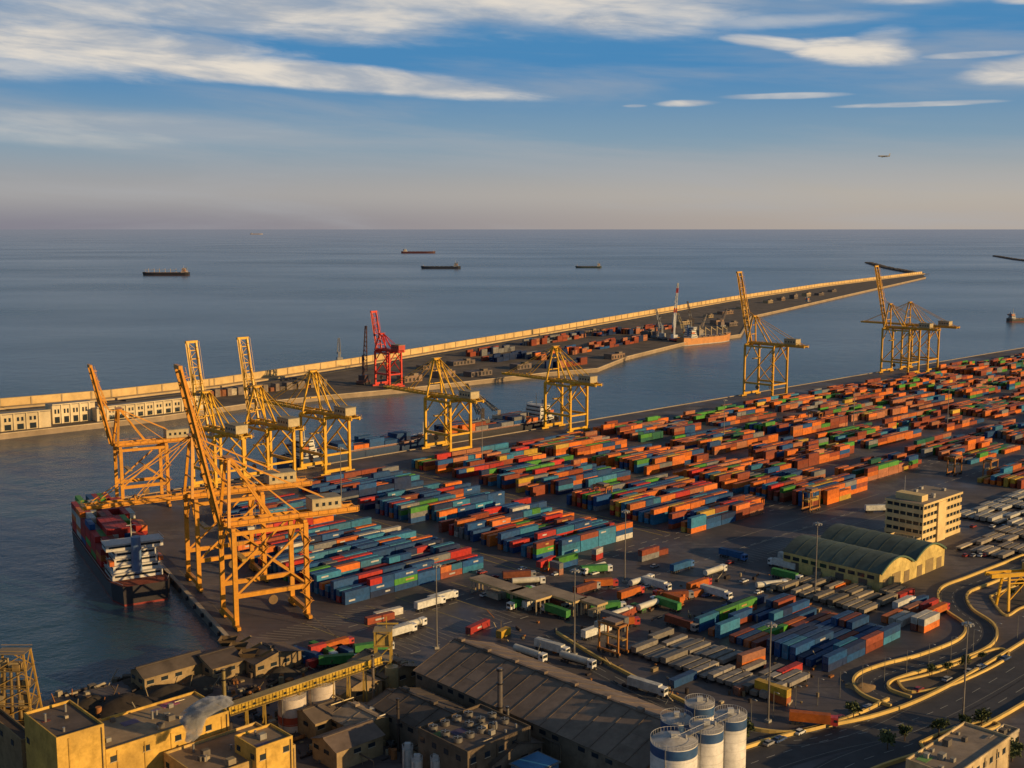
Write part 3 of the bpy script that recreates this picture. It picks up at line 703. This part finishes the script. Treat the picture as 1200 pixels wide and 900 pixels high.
road([(900,960),(990,900),(1080,868),(1150,835),(1230,788),(1300,745)],12,'port_highway',.09,kl=False,kr=True)
road([(640,745),(700,782),(790,828),(850,856),(930,868),(1000,852),(1056,826)],9,'service_road',.045,kl=True,kr=False)
def island(px,name):
    pts=smooth([G(*q) for q in px+[px[0]]],6)[:-1]; mb=MB(); mb.prism([(p.x,p.y) for p in pts],0,.16,KC,'concrete','dirt',(1,1,1))
    for i in range(len(pts)): mb.beam(pts[i]+Vector((0,0,.4)),pts[(i+1)%len(pts)]+Vector((0,0,.4)),.7,.8,KC,'concrete')
    finish(mb,name)
island([(1052,800),(1100,788),(1165,762),(1180,772),(1120,802),(1068,812)],'traffic_island')
island([(1078,872),(1110,858),(1150,848),(1170,852),(1120,868),(1090,882)],'traffic_island')
island([(1160,700),(1200,684),(1250,672),(1250,700),(1200,712),(1178,722)],'traffic_island')
# shrubs on the verges (leaf clumps)
MIb,nt,b=newmat('foliage'); c=mixc(nt,mr(nt,noise(nt,1.2,3),.3,.7,0,1),(.03,.045,.015),(.09,.11,.03)); nt.links.new(c,b.inputs['Base Color']); b.inputs['Roughness'].default_value=.8; reg(MIb)
def tree_mesh():
    m=MB(); m.cyl((0,0,0),(0,0,2.6),.22,.14,8,(.12,.08,.05),'weathered')
    cs=[]
    for i in range(7):
        a=i*.9+random.random(); e=Vector((math.cos(a)*random.uniform(.8,1.7),math.sin(a)*random.uniform(.8,1.7),random.uniform(3,5))); m.cyl((0,0,2.3),e,.1,.04,6,(.12,.08,.05),'weathered'); cs.append(e)
    for c in cs:
        for k in range(60):
            v=Vector((random.gauss(0,.6),random.gauss(0,.6),random.gauss(0,.45)))+c; u=Vector((random.uniform(-1,1),random.uniform(-1,1),random.uniform(-1,1))).normalized()*.3; w=u.cross(Vector((random.random(),random.random(),1))).normalized()*.25
            m.add([v-u-w,v+u-w,v+u+w,v-u+w],[(0,1,2,3)],'foliage',(1,1,1))
    return m.mesh('verge_tree')
tms=[tree_mesh() for _ in range(3)]
for u,v in ((1092,792),(1110,789),(1130,784),(1150,775),(1100,864),(1130,858),(1150,854),(1186,892),(1192,886),(1180,898),(1060,868),(1040,878),(1185,700),(1196,694),(872,868),(848,862),(1000,845)):
    place(random.choice(tms),'verge_tree',G(u,v,.1),random.random()*6,random.uniform(.6,1.1))
m=MB(); m.cyl((0,0,0),(0,0,9),.12,.07,8,(.3,.3,.28),'steel'); m.beam((0,0,9),(1.8,0,9.3),.1,.1,(.3,.3,.28),'steel'); m.box((1.9,0,9.15),(.8,.3,.15),(.5,.5,.48))
sl=m.mesh('street_lamp')
for i in range(14):
    u=880+i*26; place(sl,'street_lamp',G(u,860-(u-880)*.33-8),math.radians(-60))

# ---------- breakwater
outer=[(-260,505),(0,478),(130,467),(250,453),(420,427),(640,390),(850,353),(960,336),(1080,321)]
inner=[(1085,325),(1000,344),(912,364),(880,371),(868,392),(800,402),(735,418),(700,432),(640,437),(470,456),(380,464),(300,472),(190,488),(0,509),(-260,535)]
po=[G(u,v,1) for u,v in outer]; pi_=[G(u,v,1) for u,v in inner]
mb=MB(); mb.prism([(p.x,p.y) for p in pi_]+[(p.x,p.y) for p in po],-6,1,(.34,.26,.18),'concrete','dirt')
for i in range(len(pi_)-1): mb.beam(pi_[i]+Vector((0,0,.3)),pi_[i+1]+Vector((0,0,.3)),2.2,.7,(.55,.43,.28),'concrete')
finish(mb,'breakwater_ground')
mb=MB()
so=po
for i in range(len(so)-1):
    a,b_=so[i],so[i+1]; hgt=8; d=(b_-a).normalized(); n=Vector((d.y,-d.x,0))
    mb.beam(a+Vector((0,0,hgt/2)),b_+Vector((0,0,hgt/2)),3,hgt,(.68,.48,.22),'concrete')
    mb.beam(a+n*7+Vector((0,0,.8)),b_+n*7+Vector((0,0,.8)),9,1.6,(.54,.40,.22),'concrete')
    mb.beam(a+n*22+Vector((0,0,.55)),b_+n*22+Vector((0,0,.55)),8,1.0,(.10,.09,.08),'road_asphalt')
    L=(b_-a).length; k=0
    while k<L: 
        p=a+(b_-a)*(k/L)+n*1.7; mb.box(p,(1.2,.8,7.8),(.45,.34,.2),'concrete',math.atan2(d.y,d.x)); k+=25
finish(mb,'breakwater_wall')
mb=MB()
for i in range(len(so)-1):
    a,b_=so[i],so[i+1]; d=(b_-a); L=d.length; d.normalize(); n=Vector((-d.y,d.x,0)); k=0
    while k<L:
        for r in range(2):
            p=a+d*k+n*(3+r*5+random.uniform(-1,1)); z=random.uniform(2,4)-r*4; q=random.uniform(3,6)
            mb.box((p.x,p.y,z-2.5),(q,q*.8,q*.7),(.18,.15,.12),'weathered',random.random()*3)
        k+=9
finish(mb,'rock_armour')
for px in (((1018,308),(1040,314),(1078,321)),((1166,300),(1190,304),(1260,312))):
    mb=MB()
    pp=[G(*q) for q in px]
    for i in range(len(pp)-1):
        mb.beam(pp[i]+Vector((0,0,0)),pp[i+1]+Vector((0,0,0)),24,6,(.14,.12,.11),'weathered')
        L=(pp[i+1]-pp[i]).length
        for k in range(int(L/8)):
            p=pp[i].lerp(pp[i+1],k*8/L); mb.box((p.x+random.uniform(-12,12),p.y+random.uniform(-12,12),-1),(9,7,5),(.14,.12,.1),'weathered',random.random()*3)
    finish(mb,'outer_breakwater')
def along(a,b_,name,w,h,col,bay=9,roofcol=(.3,.27,.24)):
    mb=MB(); d=(b_-a); L=d.length; d.normalize(); n=Vector((-d.y,d.x,0)); r=math.atan2(d.y,d.x); c=(a+b_)/2+n*w/2
    mb.box((c.x,c.y,1),(L,w,h),col,'concrete',r,(roofcol,'roof_sheet'))
    k=bay/2
    while k<L-bay/2:
        p=a+d*k-n*.1; 
        mb.box((p.x,p.y,1.5),(bay*.5,.5,h*.34),(.03,.03,.03),'window_glass',r)
        for j in (-.17,.17):
            q=p+d*j*bay; mb.box((q.x,q.y,1.5+h*.52),(bay*.16,.5,h*.24),(.03,.03,.03),'window_glass',r)
        q=a+d*(k+bay/2)-n*.3; mb.box((q.x,q.y,1),(1,.9,h+.8),tuple(x*1.1 for x in col),'concrete',r)
        k+=bay
    mb.beam(a-n*.4+Vector((0,0,h+.9)),b_-n*.4+Vector((0,0,h+.9)),1.2,.8,col,'concrete'); finish(mb,name)
along(G(-60,512,1),G(60,500,1),'passenger_terminal',16,12,(.66,.54,.34))
along(G(62,497,1),G(112,492,1),'passenger_terminal',18,14,(.70,.58,.38),7)
along(G(114,494,1),G(240,479,1),'passenger_terminal',14,10,(.66,.54,.34),8)
for i in range(10):
    u=250+i*14; p=G(u,466-(u-250)*.1); mb=MB(); w=random.uniform(8,18)
    mb.box(p+Vector((0,0,1)),(w,8,random.uniform(3,6)),random.choice(((.5,.42,.3),(.15,.12,.1),(.3,.12,.06))),'weathered',.75); mb.box(p+Vector((2,0,1)),(w*.4,9,7),(.25,.2,.16),'weathered',.75); finish(mb,'dock_shed')
def bwstack(u0,v0,u1,v1,nr,pal,hmax=3):
    mb=MB(); a=G(u0,v0,1);b_=G(u1,v1,1); d=(b_-a); L=d.length; d.normalize(); n=Vector((-d.y,d.x,0))
    for r in range(nr):
        k=0; key=random.choice(pal)
        while k<L:
            if random.random()<.8:
                if random.random()<.4: key=random.choice(pal)
                for h in range(random.randint(1,hmax)): container(mb,a+d*k+n*(r*3.9)+Vector((0,0,h*2.62)),12.19,d,n,PAL[key])
            k+=12.8 if random.random()<.9 else 30
    finish(mb,'container_stack')
pb=['og']*2+['br']*6+['nv']*4+['gy']*2+['pk']*2+['bl']
for q in ((585,424,625,417,6),(640,422,690,412,7),(560,418,600,411,4),(625,405,690,395,5),(705,409,760,399,6),(745,392,785,385,6),(650,432,690,426,3),(705,394,735,389,4)): bwstack(*q,pb,3)
for u,v in ((760,395),(690,390),(560,440),(520,442),(900,355),(915,352),(930,350),(830,372),(850,368),(870,362),(480,447),(500,432),(540,427),(720,420),(945,347),(960,346),(975,342),(610,432),(840,380),(856,382),(800,380)):
    p=G(u,v,1); mb=MB(); w=random.uniform(14,34); hh=random.uniform(4,9); mb.box(p,(w,12,hh),random.choice(((.45,.34,.2),(.3,.2,.14),(.2,.16,.14))),'weathered',.8,((.18,.14,.12),'roof_sheet')); mb.box(p+Vector((w*.2,0,hh+.01)),(6,6,2),(.25,.2,.15),'weathered',.8)
    k=-w/2+2
    while k<w/2-1: mb.box(p+Vector((math.cos(.8)*k+6.05*math.sin(.8),math.sin(.8)*k-6.05*math.cos(.8),1)),(2.4,.2,3),DK,'weathered',.8); k+=5
    finish(mb,'dock_shed')
def mobile(u,v,h,c1,c2,lean=.25,az=1.9,th=1.):
    mb=MB(); p=G(u,v,1); d=Vector((math.cos(az),math.sin(az),0)); e=Vector((-d.y,d.x,0))
    mb.box(p+Vector((0,0,1)),(14,8,3),c2,'paint',az); mb.box(p+Vector((0,0,4)),(9,6,5),c1,'paint',az)
    for k in range(6): mb.cyl(p+d*(k*2.2-6)-e*4.4+Vector((0,0,1)),p+d*(k*2.2-6)+e*4.4+Vector((0,0,1)),1,1,8,DK,'weathered')
    mb.beam(p+Vector((0,0,9)),p+Vector((0,0,h*.5)),2.4,2.4,c1)
    a=p+d*3+Vector((0,0,12)); t=p+d*(h*lean)+Vector((0,0,h)); n=10
    for k in range(n):
        f,g=k/n,(k+1)/n; w0=2*(1-f*.6);w1=2*(1-g*.6); col=c1 if k%4 else c2
        for o in (-1,1):
            for oo in (-1,1): mb.beam(a.lerp(t,f)+e*o*w0+d*oo*w0*.7,a.lerp(t,g)+e*o*w1+d*oo*w1*.7,.5*th,.5*th,col)
            mb.beam(a.lerp(t,f)+e*o*w0-d*w0*.7,a.lerp(t,g)+e*o*w1+d*w1*.7,.35*th,.35*th,col)
        mb.beam(a.lerp(t,f)-e*w0,a.lerp(t,g)+e*w1,.35*th,.35*th,col)
    mb.beam(p+Vector((0,0,h*.5)),t,.3,.3,DK); finish(mb,'mobile_harbour_crane')
mobile(790,400,78,WHITE,(.6,.08,.05),-.1,1.9,1.4); mobile(776,398,40,(.4,.4,.38),(.2,.2,.2),.5); mobile(812,392,46,(.1,.08,.07),(.2,.2,.2),.4); mobile(802,398,34,(.5,.4,.2),(.2,.2,.2),.6)
mobile(768,396,30,(.12,.1,.1),(.2,.2,.2),.5,1.0); mobile(820,394,30,(.3,.25,.2),(.2,.2,.2),.5,.8); mobile(845,384,28,(.2,.15,.12),(.2,.2,.2),.5,.8)
mobile(426,450,56,(.08,.045,.04),(.12,.05,.04),.12,1.2)
mobile(566,505,34,(.12,.10,.08),(.3,.2,.1),.5,2.4); mobile(585,500,26,(.5,.42,.3),(.2,.2,.2),.9,2.6); mobile(398,428,30,(.3,.3,.3),(.3,.3,.3),.05)
m=MB()
for x in (-9,9):
    for y in (-4,4): m.beam((x,y,0),(x*.9,y*.5,14),.8,.8,YEL)
m.beam((-16,-2,14.5),(16,-2,14.5),.9,1.6,YEL); m.beam((-16,2,14.5),(16,2,14.5),.9,1.6,YEL); m.box((3,0,15.3),(5,5,2.6),(.5,.35,.08))
for x in (-15,-8,0,8,15): m.beam((x,-2,14.5),(x,2,14.5),.5,.5,YEL)
for y in (-3,3): m.beam((-8,y*.7,11),(8,y*.7,11),.4,.5,YEL); m.beam((-8.6,y,4),(0,y*.7,12),.35,.35,YEL); m.beam((8.6,y,4),(0,y*.7,12),.35,.35,YEL)
finish(m,'yard_gantry_crane',G(1198,712),.2)

# ---------- ships
def ship(L,Bm,hull,deckc,loads,name,loc,rot,fb=7,sup=(.7,.68,.62),tiers=3,pal=None,suph=14,supx=-.38,boot=(.30,.04,.03),gear=False,bulk=False,hatch=(.12,.07,.05)):
    mb=MB(); n=16; st=[]
    for i in range(n+1):
        f=i/n; x=-L/2+L*f
        w=Bm/2*min(1,(1-f)*4.2+.02)**.6*min(1,.75+f*4); zt=fb+(2.2*max(0,(f-.86)/.14) )+ (1.2 if f<.12 else 0)
        xf=x+ (3.5*max(0,(f-.9)/.1)); st.append((x,xf,w,zt))
    def ring(z,wk,flare=0):
        r=[(x*(1-flare)+xf*flare,-w*wk,z if z is not None else zt) for x,xf,w,zt in st]
        return r+[(a,-b_,c) for a,b_,c in r[::-1]]
    lev=[(ring(-2,.9),boot),(ring(.8,.97,.3),hull),(ring(None,1,1),hull)]
    m2=2*(n+1)
    for k in range(2):
        a,b_=lev[k][0],lev[k+1][0]
        mb.add(a+b_,[(i,(i+1)%m2,m2+(i+1)%m2,m2+i) for i in range(m2)],'paint',lev[k][1])
    dk_=[(a,b_*.97,c-.6) for a,b_,c in lev[2][0]]
    for i in range(n): mb.add([dk_[i],dk_[i+1],dk_[m2-2-i],dk_[m2-1-i]],[(0,1,2,3)],'weathered',deckc)
    sx=supx*L; k=0; zt=fb
    for f,(lx,wy) in enumerate(((L*.12,.86),(L*.10,.80),(L*.085,.74),(L*.08,.70),(L*.065,.98))):
        if f*2.9>suph: break
        z=fb+f*2.9; mb.box((sx,0,z),(lx,Bm*wy,2.8),sup,'paint')
        for sx_ in (-1,1): mb.box((sx+sx_*(lx/2+.03),0,z+1.2),(.1,Bm*wy*.9,.9),(0,0,0),'window_glass')
        for sy in (-1,1): mb.box((sx,sy*(Bm*wy/2+.03),z+1.2),(lx*.85,.1,.9),(0,0,0),'window_glass')
        mb.box((sx,0,z+2.8),(lx+1,Bm*wy+.8,.1),tuple(q*.8 for q in sup)); zt=z+2.9
        for sy in (-1,1): mb.beam((sx-lx/2-.4,sy*(Bm*wy/2+.3),z+3.9),(sx+lx/2+.4,sy*(Bm*wy/2+.3),z+3.9),.1,.1,sup)
    mb.cyl((sx-L*.045,0,fb+2),(sx-L*.05,0,zt+3),Bm*.1,Bm*.08,12,(.12,.2,.35)); mb.cyl((sx+2,0,zt),(sx+2,0,zt+9),.35,.15,8,(.6,.55,.4)); mb.beam((sx+2,-2,zt+6),(sx+2,2,zt+6),.2,.2,(.6,.6,.6))
    for sy in (-1,1): mb.box((sx-L*.03,sy*Bm*.42,fb+6),(6,1.8,1.8),(.6,.15,.03))
    mb.cyl((L*.46,0,fb+1),(L*.46,0,fb+11),.35,.15,8,(.6,.55,.4)); mb.box((L*.44,0,fb+1),(3,3,1.6),(.4,.2,.1))
    x0=sx+L*.075; x1=L*.43
    if bulk:
        x=x0+L*.05
        while x<x1-L*.05:
            mb.box((x,0,fb-.4),(L*.09,Bm*.6,1.8),hatch); x+=L*.12
            if gear: 
                mb.cyl((x-L*.06,0,fb),(x-L*.06,0,fb+13),.9,.7,8,(.45,.35,.2)); mb.beam((x-L*.06,0,fb+12),(x+L*.04,0,fb+7),.6,.6,(.45,.35,.2))
    if loads:
        nb=int((x1-x0)/12.8); nw=int(Bm*.95/2.5)
        for i in range(nb):
            x=x0+12.8*(i+.5); 
            mb.box((x,0,fb-.5),(12.6,Bm*.85,1.5),(.25,.12,.08)); tt=random.choice((tiers-1,tiers,tiers))
            ww=nw if i<nb-1 else nw-3
            for j in range(ww):
                y=(j-(ww-1)/2)*2.52; hh=max(0,tt+random.choice((0,0,0,-1)))
                for k in range(hh): container(mb,(x,y,fb+1.1+k*2.62),12.19,Vector((1,0,0)),Vector((0,1,0)),PAL[random.choice(pal)])
    for i in range(n):
        for sy in (0,m2-1):
            a=Vector(lev[2][0][i if sy==0 else m2-1-i]); b_=Vector(lev[2][0][i+1 if sy==0 else m2-2-i]); mb.beam(a+Vector((0,0,1)),b_+Vector((0,0,1)),.12,.12,(.6,.6,.6))
    return finish(mb,name,loc,rot)
ship(142,24,(.03,.025,.03),(.28,.08,.05),True,'container_ship',Q(112,15,-3),math.atan2(-Wd.y,-Wd.x),7,tiers=5,pal=['rd']*7+['br']*2+['og','wh','wh','gn','gn','bl','gy'],sup=(.62,.6,.56),suph=14,supx=-.34)
ship(120,20,(.02,.05,.12),(.2,.1,.08),True,'container_ship',P(186,-14,-3),ANG,7,tiers=2,pal=['bl']*6+['tl']*3+['nv','og'],suph=9)
ship(130,22,(.03,.03,.04),(.2,.1,.08),True,'container_ship',P(306,-14,-3),ANG+math.pi,7,tiers=2,pal=['br','nv','og','bl','gy'],suph=9)
ship(100,17,(.62,.27,.08),(.3,.2,.1),False,'cargo_ship',G(826,402,-3),ANG-.05,9,suph=12,bulk=True,gear=True,supx=-.3,boot=(.6,.55,.5))
ship(150,26,(.02,.018,.02),(.10,.06,.05),False,'cargo_ship',G(195,323,-3),math.pi,10,sup=(.6,.45,.35),suph=16,supx=-.40,bulk=True,gear=True,boot=(.12,.03,.02))
ship(210,32,(.07,.018,.02),(.1,.06,.05),False,'cargo_ship',G(490,297,-3),.05,12,sup=(.75,.72,.66),suph=18,bulk=True,boot=(.1,.02,.02))
ship(150,24,(.015,.02,.035),(.06,.06,.07),False,'cargo_ship',G(517,315,-3),math.pi,9,sup=(.35,.38,.42),suph=12,bulk=True,boot=(.03,.03,.04),hatch=(.04,.05,.06))
ship(100,18,(.02,.045,.045),(.1,.08,.06),False,'cargo_ship',G(690,314,-3),math.pi,6,sup=(.6,.6,.55),suph=10,bulk=True,boot=(.05,.03,.03))
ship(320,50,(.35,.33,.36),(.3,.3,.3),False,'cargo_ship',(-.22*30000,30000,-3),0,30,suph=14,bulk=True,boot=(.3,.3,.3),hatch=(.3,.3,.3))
ship(60,12,(.03,.03,.03),(.2,.1,.1),False,'cargo_ship',G(1200,377,-3),.2,5,suph=8,bulk=True)
def tug(u,v,rot): ship(24,8,(.05,.05,.06),(.3,.1,.05),False,'harbour_tug',G(u,v,-3),rot,3,suph=6,supx=.05)
tug(560,512,.8); tug(945,356,.8)
# ---------- airplane
m=MB(); c=(.25,.27,.3)
for (x0,x1,r0,r1) in ((-17,-9,.5,1.9),(-9,12,1.9,1.9),(12,16,1.9,1.2),(16,18,1.2,.2)): m.cyl((x0,0,0),(x1,0,0),r0,r1,14,c)
for sg in (-1,1):
    m.add([(4,sg*1.5,-.6),(-2,sg*1.5,-.6),(-5.5,sg*17,.6),(-3.5,sg*17,.6),(4,sg*1.5,-.2),(-2,sg*1.5,-.2),(-5.5,sg*17,.75),(-3.5,sg*17,.75)],[(0,1,2,3),(4,5,6,7),(0,3,7,4),(1,2,6,5),(2,3,7,6)],'paint',c)
    m.add([(-13,sg*.5,.6),(-16,sg*.5,.6),(-17.5,sg*6,.9),(-16,sg*6,.9)],[(0,1,2,3)],'paint',c); m.cyl((-1,sg*5.5,-1.6),(3.5,sg*5.5,-1.6),.9,1,12,c)
m.add([(-12,0,1.5),(-16.5,0,1),(-18,0,7.5),(-16,0,7.5)],[(0,1,2,3)],'paint',c)
d=Vector(((1036-600)/F,cT+(450-183)/F*sT,-sT+(450-183)/F*cT))
finish(m,'airplane',Vector((0,0,H))+d*2900,math.pi+.25)
# ---------- steam plume (real volume)
mt=bpy.data.materials.new('steam'); mt.use_nodes=True; nt=mt.node_tree; nt.nodes.clear()
out=nt.nodes.new('ShaderNodeOutputMaterial'); pv=nt.nodes.new('ShaderNodeVolumeScatter'); pv.inputs['Color'].default_value=(1,1,1,1); pv.inputs['Anisotropy'].default_value=0
nz=noise(nt,.28,5,.65); nt.links.new(mr(nt,nz,.40,.62,0,1.6),pv.inputs['Density']); nt.links.new(pv.outputs[0],out.inputs['Volume'])
bm=bmesh.new(); p0=G(222,868,17.5)
me=bpy.data.meshes.new('steam_plume')
ns=20; K=11; ringv=[]
for j in range(K):
    f=j/(K-1); c=p0+Vector((7*f*f+1*math.sin(j*.8),1.5*f,11*f)); r=(1.3+4.2*f)*(1 if j<K-1 else .35)
    ringv.append([bm.verts.new(c+Vector((math.cos(6.283*i/ns)*r*random.uniform(.85,1.1),math.sin(6.283*i/ns)*r*random.uniform(.85,1.1),random.uniform(-.3,.3)))) for i in range(ns)])
for j in range(K-1):
    for i in range(ns): bm.faces.new((ringv[j][i],ringv[j][(i+1)%ns],ringv[j+1][(i+1)%ns],ringv[j+1][i]))
bm.faces.new(ringv[0][::-1]); bm.faces.new(ringv[-1]); bm.to_mesh(me); bm.free(); me.materials.append(mt); place(me,'steam_plume')

# ---------- light
AZ=math.radians(-26); EL=math.radians(14)
sv=Vector((math.cos(EL)*math.cos(AZ),math.cos(EL)*math.sin(AZ),math.sin(EL)))
l=bpy.data.lights.new('sun','SUN'); l.energy=5.0; l.angle=math.radians(.5); l.color=(1,.66,.29)
o=bpy.data.objects.new('sun',l); o.rotation_euler=sv.to_track_quat('Z','Y').to_euler(); sc.collection.objects.link(o)
w=bpy.data.worlds.new('World'); sc.world=w; w.use_nodes=True; nt=w.node_tree; bg=nt.nodes['Background']
KS=1/.05
sky=nt.nodes.new('ShaderNodeTexSky'); sky.sky_type='NISHITA'; sky.sun_disc=False; sky.sun_elevation=EL; sky.sun_rotation=math.pi/2-AZ
def M(op,a,b=0.0,c=0.0,clamp=False):
    n=nt.nodes.new('ShaderNodeMath'); n.operation=op; n.use_clamp=clamp
    for i,x in enumerate((a,b,c)):
        if isinstance(x,(int,float)): n.inputs[i].default_value=x
        else: nt.links.new(x,n.inputs[i])
    return n.outputs[0]
tc=nt.nodes.new('ShaderNodeTexCoord'); sp=nt.nodes.new('ShaderNodeSeparateXYZ'); nt.links.new(tc.outputs['Generated'],sp.inputs[0])
az=M('ARCTAN2',sp.outputs[0],sp.outputs[1]); el=sp.outputs[2]
def wn(sx,sy,detail,off=0,dist=0.0,sh=.06):
    cb=nt.nodes.new('ShaderNodeCombineXYZ'); nt.links.new(M('MULTIPLY',az,sx),cb.inputs[0]); nt.links.new(M('MULTIPLY_ADD',az,sy*sh,M('MULTIPLY',el,sy)),cb.inputs[1]); cb.inputs[2].default_value=off
    n=nt.nodes.new('ShaderNodeTexNoise'); n.inputs['Scale'].default_value=1; n.inputs['Detail'].default_value=detail; n.inputs['Roughness'].default_value=.58; n.inputs['Distortion'].default_value=dist
    nt.links.new(cb.outputs[0],n.inputs['Vector']); return n.outputs['Fac']
nA=wn(6,34,7,0,.3); nB=wn(2.5,24,6,5,.3); nC=wn(7,40,6,9,.5); nD=wn(22,120,5,3,.4)
nAD=M('MULTIPLY_ADD',nD,.35,M('MULTIPLY',nA,.65))
def sst(x,a,b,c=0.,d=1.):
    m=nt.nodes.new('ShaderNodeMapRange'); m.interpolation_type='SMOOTHSTEP'; nt.links.new(x,m.inputs[0])
    for i,k in enumerate((a,b,c,d)): m.inputs[i+1].default_value=k
    return m.outputs[0]
def blob(u,v,ru,rv,sl=0.,wt=1.,nz=1.4,soft=.8,flat=0.):
    a0=(u-600)/F; e0=(268-v)/F*.985
    da=M('SUBTRACT',az,a0); dx=M('DIVIDE',da,ru/F)
    dy=M('DIVIDE',M('SUBTRACT',M('SUBTRACT',el,e0),M('MULTIPLY',da,sl)),rv/F)
    q=M('SUBTRACT',M('SUBTRACT',1.,M('MULTIPLY',dx,dx)),M('MULTIPLY',dy,dy))
    if flat: q=M('SUBTRACT',q,M('MULTIPLY',M('MAXIMUM',M('MULTIPLY',dy,-1.),0.),flat))
    q=M('ADD',q,M('MULTIPLY',M('SUBTRACT',nAD,.5),nz)); return M('MULTIPLY',sst(q,0.,soft),wt)
bl=[blob(330,98,330,26,-.075,1.,1.7,.7,1.5),blob(120,72,300,34,-.03,.95,2.4,1.0),blob(20,95,160,24,0,.7,2.0,1.2),blob(975,80,80,24,-.10,1.,2.6,.8,1.2),blob(900,64,70,9,-.14,.85,2.6,1.0),blob(1010,60,40,14,0,.6,2.6,1.1),
    blob(330,30,440,36,-.02,.95,2.6,1.3),blob(640,18,290,40,-.05,.95,2.2,1.3),blob(120,160,260,22,0,.35,2.4,1.4),
    blob(797,126,42,5,0,.95,2.2),blob(905,120,80,4,0,.6,2.2),blob(740,128,16,2,0,.5,1.),blob(1055,133,95,3.5,0,.65,2.4),blob(1165,102,85,18,.02,.95,2.6,.9),blob(1100,84,60,4,0,.6,2.),blob(1050,8,260,24,-.04,.95,2.4,1.1),blob(1165,28,60,10,0,.9,2.0),blob(900,40,160,10,0,.45,2.6,1.3)]
cl=bl[0]
for x in bl[1:]: cl=M('MAXIMUM',cl,x)
def RGB(c):
    n=nt.nodes.new('ShaderNodeRGB'); n.outputs[0].default_value=(c[0]*KS,c[1]*KS,c[2]*KS,1); return n.outputs[0]
def MX(f,a,b):
    m=nt.nodes.new('ShaderNodeMix'); m.data_type='RGBA'
    if isinstance(f,(int,float)): m.inputs[0].default_value=f
    else: nt.links.new(f,m.inputs[0])
    nt.links.new(a,m.inputs[6]); nt.links.new(b,m.inputs[7]); return m.outputs[2]
right=sst(az,-.4,.4)
hz=MX(right,RGB((.235,.225,.265)),RGB((.44,.38,.33)))
g1=MX(sst(el,.0,.03),hz,MX(right,RGB((.36,.35,.35)),RGB((.46,.42,.37))))
g2=MX(sst(el,.025,.08),g1,RGB((.23,.34,.43)))
g3=MX(sst(el,.06,.14),g2,RGB((.07,.24,.47)))
g4=MX(sst(el,.17,.5,0.,.9),g3,sky.outputs[0])
veil=M('MULTIPLY',sst(nB,.42,.72),sst(el,.0,.12,.45,.5))
g5=MX(veil,g4,RGB((.40,.41,.43)))
ccol=MX(sst(nC,.36,.62),RGB((.38,.42,.48)),RGB((.84,.75,.63)))
fin=MX(M('MULTIPLY',cl,.93),g5,ccol)
nt.links.new(fin,bg.inputs['Color']); bg.inputs['Strength'].default_value=.05
# ---------- camera
cam=bpy.data.cameras.new('camera'); cam.sensor_width=36; cam.lens=36*F/1200; cam.clip_end=400000; cam.clip_start=1
co=bpy.data.objects.new('camera',cam); co.location=(0,0,H); co.rotation_euler=(math.pi/2-TH,0,0); sc.collection.objects.link(co); sc.camera=co
sc.view_settings.view_transform='Standard'; sc.view_settings.look='None'; sc.view_settings.exposure=0
